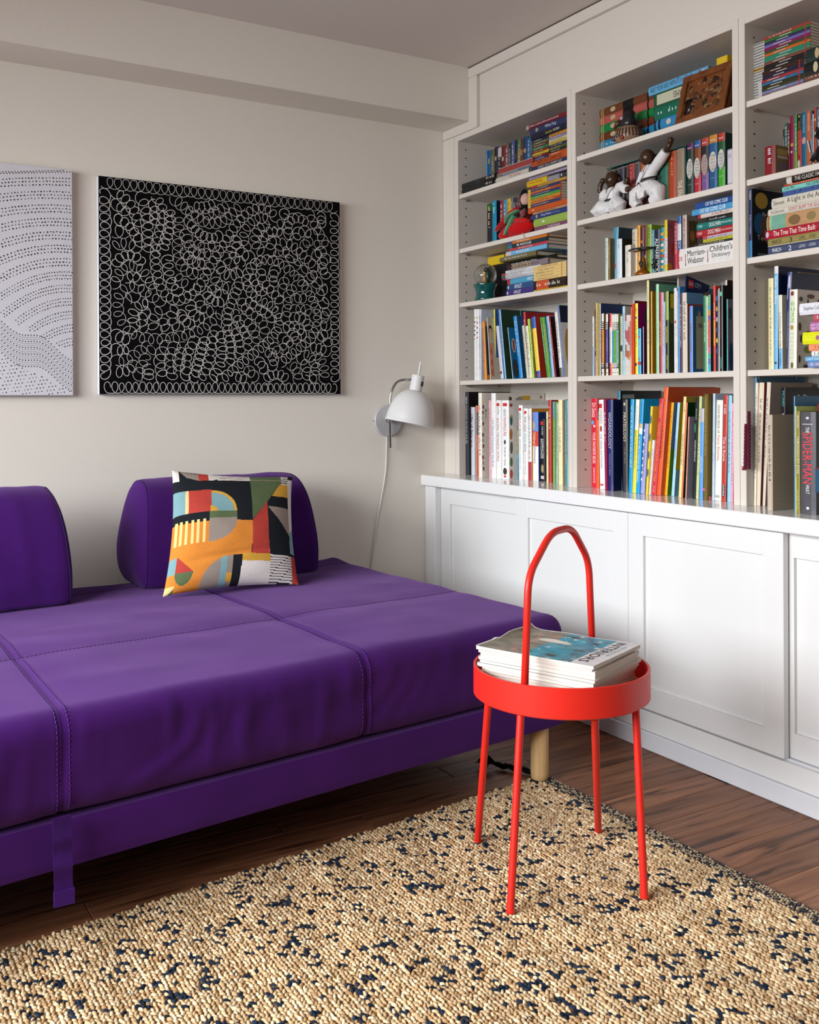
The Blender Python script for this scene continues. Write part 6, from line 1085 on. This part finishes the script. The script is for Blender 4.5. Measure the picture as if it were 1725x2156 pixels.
karate('karate_figurine', 'squatting bald boy figurine in a white karate suit, arms flexed', ko1, [
    ('robe', [('t', [kq(215, 985), kq(210, 900), kq(220, 800), kq(215, 740)], [(.027, .025), (.021, .021), (.025, .024), (.016, .016)]), ('t', [kq(140, 760), kq(110, 810, -.006), kq(115, 870, -.010)], [.014, .017, .015]), ('t', [kq(290, 750), kq(360, 760, -.006), kq(405, 800, -.008), kq(395, 850, -.008)], [.015, .017, .016, .011]),
              ('t', [kq(190, 985, -.004), kq(110, 970, -.020), kq(60, 1000, -.022), kq(85, 1055, -.014)], [.026, .026, .022, .014]), ('t', [kq(240, 985, -.004), kq(330, 965, -.020), kq(385, 1000, -.022), kq(360, 1050, -.014)], [.026, .026, .022, .014]), ('t', [kq(215, 930, -.022), kq(215, 1000, -.030), kq(215, 1045, -.028)], [(.014, .006), (.015, .006), (.012, .005)])], 'ceramic', '#d8d6d6'),
    ('head', [('b', kq(212, 640, -.004), (.0235, .0225, .0245), SK), ('t', [kq(215, 745), kq(213, 690)], [.011, .012], SK), ('b', kq(205, 660, -.028), (.005, .004, .006), SK), ('b', kq(290, 650, .002), (.003, .003, .007), SK), ('b', kq(148, 650, .002), (.003, .003, .007), SK), ('b', kq(185, 640, -.026), (.002, .004, .002), '#120a06'), ('b', kq(235, 640, -.026), (.002, .004, .002), '#120a06'), ('b', kq(212, 690, -.024), (.002, .006, .0015), '#1c0c08')], 'ceramic', SK),
    ('hand', [('t', [kq(90, 780, -.004), kq(55, 740, -.008), kq(70, 670, -.008), kq(95, 640, -.008)], [.0085, .0085, .008, .008], SK), ('b', kq(100, 630, -.008), (.009, .009, .009), SK)] + [('b', kq(92 + 7 * i, 618, -.014), (.003, .0028, .004), SK) for i in range(4)], 'ceramic', SK),
    ('hand', [('t', [kq(400, 740, -.008), kq(435, 715, -.012)], [.008, .0078], SK), ('b', kq(445, 710, -.014), (.009, .009, .009), SK)] + [('b', kq(455, 700 + 8 * i, -.018), (.003, .004, .0028), SK) for i in range(4)], 'ceramic', SK),
    ('lapel_creases', [('t', [kq(255, 745, -.013), kq(240, 800, -.0255), kq(205, 855, -.0245), kq(170, 895, -.021)], [(.003, .0022)] * 4, '#cfcccc'), ('t', [kq(172, 745, -.013), kq(190, 800, -.0255), kq(215, 850, -.0255)], [(.003, .0022)] * 3, '#cfcccc')] + [('t', [kq(90 + 240 * i, 950, -.044), kq(75 + 270 * i, 990, -.043), kq(90 + 250 * i, 1030, -.034)], [.0014, .002, .0014], '#c4c2c2') for i in range(2)], 'ceramic', '#cfcccc'),  # crease shade put into the grey of lapels and knee folds
    ('belt', [('t', [kq(125 + i * 22, 905 - 2 * i, -.026 * math.sin(math.pi * (i + .3) / 8.6)) for i in range(9)], [(.005, .003)] * 9, '#1c0f10'), ('t', [kq(150, 905, -.022), kq(130, 950, -.024)], [(.004, .002)] * 2, '#1c0f10')], 'ceramic', '#1c0f10')], 2)
# ---- slipcase around the dark set behind the figurines
y0_, y1_ = sh3(126, 700, .045)[1], sh3(1108, 500, .045)[1]; zt_ = sh3(132, 522, .045)[2] + .004
sl = thing('slipcase', 'teal slipcase around the dark novels behind the figurines', 'slipcase', (XF + .1, (y0_ + y1_) / 2, 1.5903))
build('top_board', MB().box((XF + .046, y1_, zt_), (XF + .19, y0_, zt_ + .0028)).box((XF + .047, y1_ + .01, zt_ + .0028), (XF + .19, y0_, zt_ + .003)), 'teal_glaze', sl); build('side_board', MB().box((XF + .046, y1_, 1.5905), (XF + .19, y1_ + .0025, zt_)), 'teal_glaze', sl)
# ---- carved wooden plaque leaning on the top shelf
def sh4(x, y, sb): return at_shelf(1255 + x * .17101, 100 + y * .17101, sb)
fa, fb = sh4(962, 945, .012), sh4(1566, 735, .012); fw_ = fa[1] - fb[1]; fh = .152; lean = math.radians(15)
pq = thing('carved_plaque', 'dark carved wooden picture plaque leaning on the top shelf', 'plaque', (XF + .012, (fa[1] + fb[1]) / 2, 1.8003)); pq.rotation_euler.y = lean
def lb_(name, a, b, m='carved_wood', r=.0015): return build(name, MB().bbox(a, b, r), m, pq, local=True)
lb_('backing', (.006, -fw_ / 2, 0), (.026, fw_ / 2, fh)); bw = .02
for nm, a, b in (('frame_rail', (0, -fw_ / 2, .0), (.012, fw_ / 2, bw)), ('frame_rail', (0, -fw_ / 2, fh - bw), (.012, fw_ / 2, fh)), ('frame_stile', (0, -fw_ / 2, bw), (.012, -fw_ / 2 + bw, fh - bw)), ('frame_stile', (0, fw_ / 2 - bw, bw), (.012, fw_ / 2, fh - bw))): lb_(nm, a, b)
rl = MB(); rq = random.Random(4)
for i in range(58):
    yy, zz = rq.uniform(-fw_ / 2 + .03, fw_ / 2 - .03), rq.uniform(.03, fh - .03); rl.ball((.006, yy, zz), (.0022, rq.uniform(.004, .013), rq.uniform(.004, .011)), 8, 5, lin(rq.choice(['#6a4826', '#7c5a34', '#2a160c', '#4a2a14', '#5a3418', '#1c0e08', '#3a200e'])))
rl.box((.004, fw_ / 2 - .05, .028), (.0065, fw_ / 2 - .026, .075), lin('#140b07'))
build('relief', rl, 'ceramic', pq, local=True, sm=True)
# ---- yellow box on the dark books at the top right
ya_, yb_ = sh4(1508, 230, .10), sh4(1625, 185, .10); zq = max(at_shelf(1255 + 1505 * .17101, 100 + 330 * .17101, .09)[2], at_shelf(1255 + 1622 * .17101, 100 + 300 * .17101, .09)[2], at_shelf(1255 + 1562 * .17101, 100 + 320 * .17101, .09)[2]) + .0008
ybx = build('card_box', MB().bbox((XF + .092, yb_[1] - .005, zq), (XF + .17, ya_[1], 1.984), .0012), 'yellow_card'); tag(ybx, 'bright yellow box at the right end of the middle top shelf', 'box')
# ---- bird-headed pot
pb = sh4(390, 1150, .035); px_, py_ = XF + .04, pb[1]
pot = thing('bird_pot', 'round painted pot with a dark beaked bird head', 'ornament', (px_, py_, 1.8003)); pot.scale = (1.2, 1.35, 1.12)
build('body', MB().lathe([(.020, 0), (.030, .004), (.0355, .016), (.034, .030), (.027, .041), (.022, .046), (0, .048)], 28, (px_, py_, 1.8003), col=lin('#8a6c58')), 'ceramic', pot, sm=True)
st_ = MB()
for i in range(9):
    a = math.pi * (.95 + i * .075); st_.tube([(px_ + .0362 * math.cos(a) * f, py_ + .0362 * math.sin(a) * f, 1.8003 + z) for f, z in ((.99, .014), (.985, .024), (.93, .031), (.80, .038))], .0014, 6, lin('#2a1c16'))
st_.ball((px_ - .028, py_ + .022, 1.8003 + .016), (.006, .006, .008), 10, 6, lin('#3c3440')); st_.ball((px_ - .034, py_ + .006, 1.8003 + .020), (.004, .006, .006), 10, 6, lin('#4c3c44')); st_.ball((px_ - .033, py_ - .008, 1.8003 + .012), (.004, .006, .007), 10, 6, lin('#7c3428'))
build('stripes', st_, 'ceramic', pot, sm=True)
hd = MB(); hd.tube([(px_, py_, 1.8003 + .044), (px_ - .002, py_ - .002, 1.8003 + .060), (px_ - .004, py_ - .004, 1.8003 + .076), (px_ + .002, py_ - .012, 1.8003 + .088)], [.022, .020, .015, .008], 16, lin('#1c1a20')); hd.tube([(px_ - .010, py_ + .012, 1.8003 + .066), (px_ - .018, py_ + .024, 1.8003 + .056), (px_ - .020, py_ + .028, 1.8003 + .046)], [.009, .006, .002], 12, lin('#4c1c18'))
build('head', hd, 'ceramic', pot, sm=True)
ey = MB(); ey.lathe([(.0042, 0), (.0052, .001), (.0042, .002)], 14, (px_ - .020, py_ + .004, 1.8003 + .069), np.array([[0, 0, -1], [0, 1, 0], [1, 0, 0]], float), lin('#a0949c')); build('eye', ey, 'ceramic', pot, sm=True)
# ---- iron chime carousel with an amber foot
def sh5(x, y, sb=.02): return at_shelf(1265 + x * .16522, 430 + y * .16522, sb)
cq = sh5(522, 880); cx_, cy_ = XF + .028, cq[1]; car = thing('chime_carousel', 'amber spiral pillar under a dark metal ring of hanging charms', 'ornament', (cx_, cy_, 1.3813)); z5 = lambda y: sh5(520, y, .028)[2]
build('foot', MB().lathe([(.026, 0), (.0265, .006), (.020, .013), (.011, .018), (.0085, .030), (.006, .046), (.0055, z5(690) - 1.3813), (.004, z5(675) - 1.3813), (0, z5(672) - 1.3813)], 24, (cx_, cy_, 1.3813)), 'brass', car, sm=True)
sp_ = MB(); zz0, zz1 = .018, z5(700) - 1.3813
sp_.tube([(cx_ + (.0095 - .0035 * t) * math.cos(t * 26), cy_ + (.0095 - .0035 * t) * math.sin(t * 26), 1.3813 + zz0 + (zz1 - zz0) * t) for t in np.linspace(0, 1, 90)], .0016, 6); build('spiral', sp_, 'brass', car, sm=True)
zr = z5(585); build('spindle', MB().tube([(cx_, cy_, z5(680)), (cx_, cy_, zr)], .0016, 8), 'iron', car)
rg = MB(); rg.tube([(cx_ + .036 * math.cos(a), cy_ + .050 * math.sin(a), zr) for a in np.linspace(0, 2 * math.pi, 40, endpoint=False)], (.0025), 8, closed=True)
for a in (0, math.pi / 2): rg.tube([(cx_ - .036 * math.cos(a), cy_ - .05 * math.sin(a), zr), (cx_ + .036 * math.cos(a), cy_ + .05 * math.sin(a), zr)], .0018, 6)
build('ring', rg, 'iron', car, sm=True)
for i, a in enumerate((math.pi / 2 + .1, math.pi + .5, -math.pi / 2 - .2, 3.6, 4.6)):
    X, Y = cx_ + .036 * math.cos(a), cy_ + .05 * math.sin(a); ln = (.055, .040, .050, .045, .035)[i]
    ch = MB().tube([(X, Y, zr), (X, Y, zr - ln)], .0011, 6); ch.ball((X, Y, zr - ln - .006), (.004, .006, .008), 8, 6); ch.ball((X, Y + .005, zr - ln - .001), (.003, .004, .003), 8, 5); ch.tube([(X, Y, zr - ln - .01), (X, Y - .006, zr - ln - .02)], .0013, 5); build('charm', ch, 'iron', car, sm=True)
# ---- black cat toy at the right edge
def sh6(x, y, sb=.01): return at_shelf(1570 + x * .08986, 210 + y * .08986, sb)
kc = sh6(1700, 1350); cat = thing('cat_toy', 'black plush cat at the right edge of the second shelf', 'toy', (XF + .02, kc[1], 1.5903))
cb = MB(); hc = sh6(1745, 790, .012); cb.ball((XF + .018, hc[1], hc[2]), (.016, .0185, .015), 18, 12, lin('#120f10'))
for s__ in (-1, 1): cb.tube([(XF + .018, hc[1] + s__ * .011, hc[2] + .010), (XF + .018, hc[1] + s__ * .014, hc[2] + .022)], [.006, .0012], 10, lin('#120f10'))
build('head', cb, 'felt', cat, sm=True)
cb = MB(); bc = sh6(1760, 1100, .012); cb.ball((XF + .020, bc[1], 1.5903 + .024), (.016, .020, .0245), 18, 12, lin('#100d0e')); build('body', cb, 'felt', cat, sm=True)
cb = MB()
for s__ in (-1, 1): cb.tube([(XF + .008, bc[1] + s__ * .012, 1.5903 + .024), (XF - .002, bc[1] + s__ * .013, 1.5903 + .008), (XF - .004, bc[1] + s__ * .013, 1.5903 + .006)], [.007, .006, .006], 10, lin('#120f10'))
build('paws', cb, 'felt', cat, sm=True)
cb = MB()
for s__ in (-1, 1): cb.ball((XF + .003, hc[1] + s__ * .0085, hc[2] + .001), (.0015, .004, .004), 10, 6, lin('#c8c4bc')); cb.ball((XF + .0018, hc[1] + s__ * .0085, hc[2] + .001), (.0012, .002, .002), 8, 5, lin('#0c0a0a'))
build('eyes', cb, 'ceramic', cat, sm=True)
pn = MB()
for i in range(3): p = sh6(1460 + 35 * i, 960, .004); q_ = sh6(1520 + 30 * i, 1240, .002); pn.tube([p, q_], .0016, 7, lin(('#c8c8cc', '#2c2c30', '#9ca0a8')[i]))
tag(build('paint_brushes', pn, 'ceramic'), 'thin silver and black brushes leaning beside the cat toy', 'brushes')
# ---- maroon braid hanging on the post
def sh7(x, y, sb=-.004): return at_shelf(1540 + x * .16228, 760 + y * .16228, sb)
br = thing('braided_bookmark', 'maroon braided cord hanging from the blue folder', 'bookmark', tuple(sh7(220, 1430)))
for k in range(2):
    tb = MB(); x0_ = 232 if k == 0 else 195; ys_ = np.linspace(655 if k == 0 else 820, 1400, 60)
    for ph in (0, 2.1, 4.2): tb.tube([sh7(x0_ - (y_ - 655) * (.0 if k == 0 else .018), y_, -.006) + np.array([.0025 * math.sin(y_ / 22. + ph), .0028 * math.cos(y_ / 22. + ph), 0]) for y_ in ys_], .0022, 6, lin('#54102c' if k == 0 else '#641434'))
    build('braid', tb, 'felt', br, sm=True)
tb = MB()
for i in range(22): p = sh7(185, 1390, -.006); tb.tube([p, p + np.array([rq.uniform(-.004, .002), rq.uniform(.002, .012), rq.uniform(-.008, .004)])], .0008, 4, lin('#8c1c3c'))
build('tuft', tb, 'felt', br)
# ---- navy brick-set booklet resting tilted on the worn book
yw = at(1390 + 500 * .10667, 620, 0, XF + .012)[1]
def bp_(x, y): return at(1390 + x * .10667, 570 + y * .10667, 1, yw)
c4 = [bp_(498, 436), bp_(868, 476), bp_(985, 300), bp_(512, 92)]
ln_ = bp_(868, 476) - bp_(498, 436); ln_ /= np.linalg.norm(ln_)
bk = thing('booklet', 'navy booklet with a red square logo tilted above the books', 'booklet', tuple((c4[0] + c4[1]) / 2))
bb = MB(); bb.add([p + np.array([0, dy_, 0]) for dy_ in (-.002, .002) for p in c4], [(0, 1, 2, 3), (7, 6, 5, 4), (0, 4, 5, 1), (1, 5, 6, 2), (2, 6, 7, 3), (3, 7, 4, 0)], lin('#12224e'))
build('cover', bb, 'book_gloss', bk)
pr_ = MB(); fy = np.array([0, -.0026, 0])
pr_.add([bp_(x, y) + fy for x, y in ((545, 335), (650, 350), (655, 205), (552, 165))], [(0, 1, 2, 3)], lin('#b8242a'))
pr_.add([bp_(x, y) + fy for x, y in ((868, 470), (985, 300), (950, 320), (960, 350), (910, 380), (915, 420), (870, 430))], [(0, 1, 2, 3, 4, 5, 6)], lin('#a88420'))
build('cover_print', pr_, 'ink', bk)
dr_ = bp_(650, 260) - bp_(560, 225); dr_ /= np.linalg.norm(dr_); up_ = np.array([0, 0, 1.]) - dr_ * dr_[2]; up_ /= np.linalg.norm(up_)
letter(bk, 'LEGO', bp_(600, 262) + fy * 1.3 - wloc(bk), dr_, up_, np.linalg.norm(bp_(645, 260) - bp_(556, 225)), .010, '#f0ecec')
letter(bk, 'CITY', bp_(735, 305) + fy * 1.3 - wloc(bk), dr_, up_, np.linalg.norm(bp_(800, 320) - bp_(672, 285)), .013, '#c8d0dc')
flush_texts()
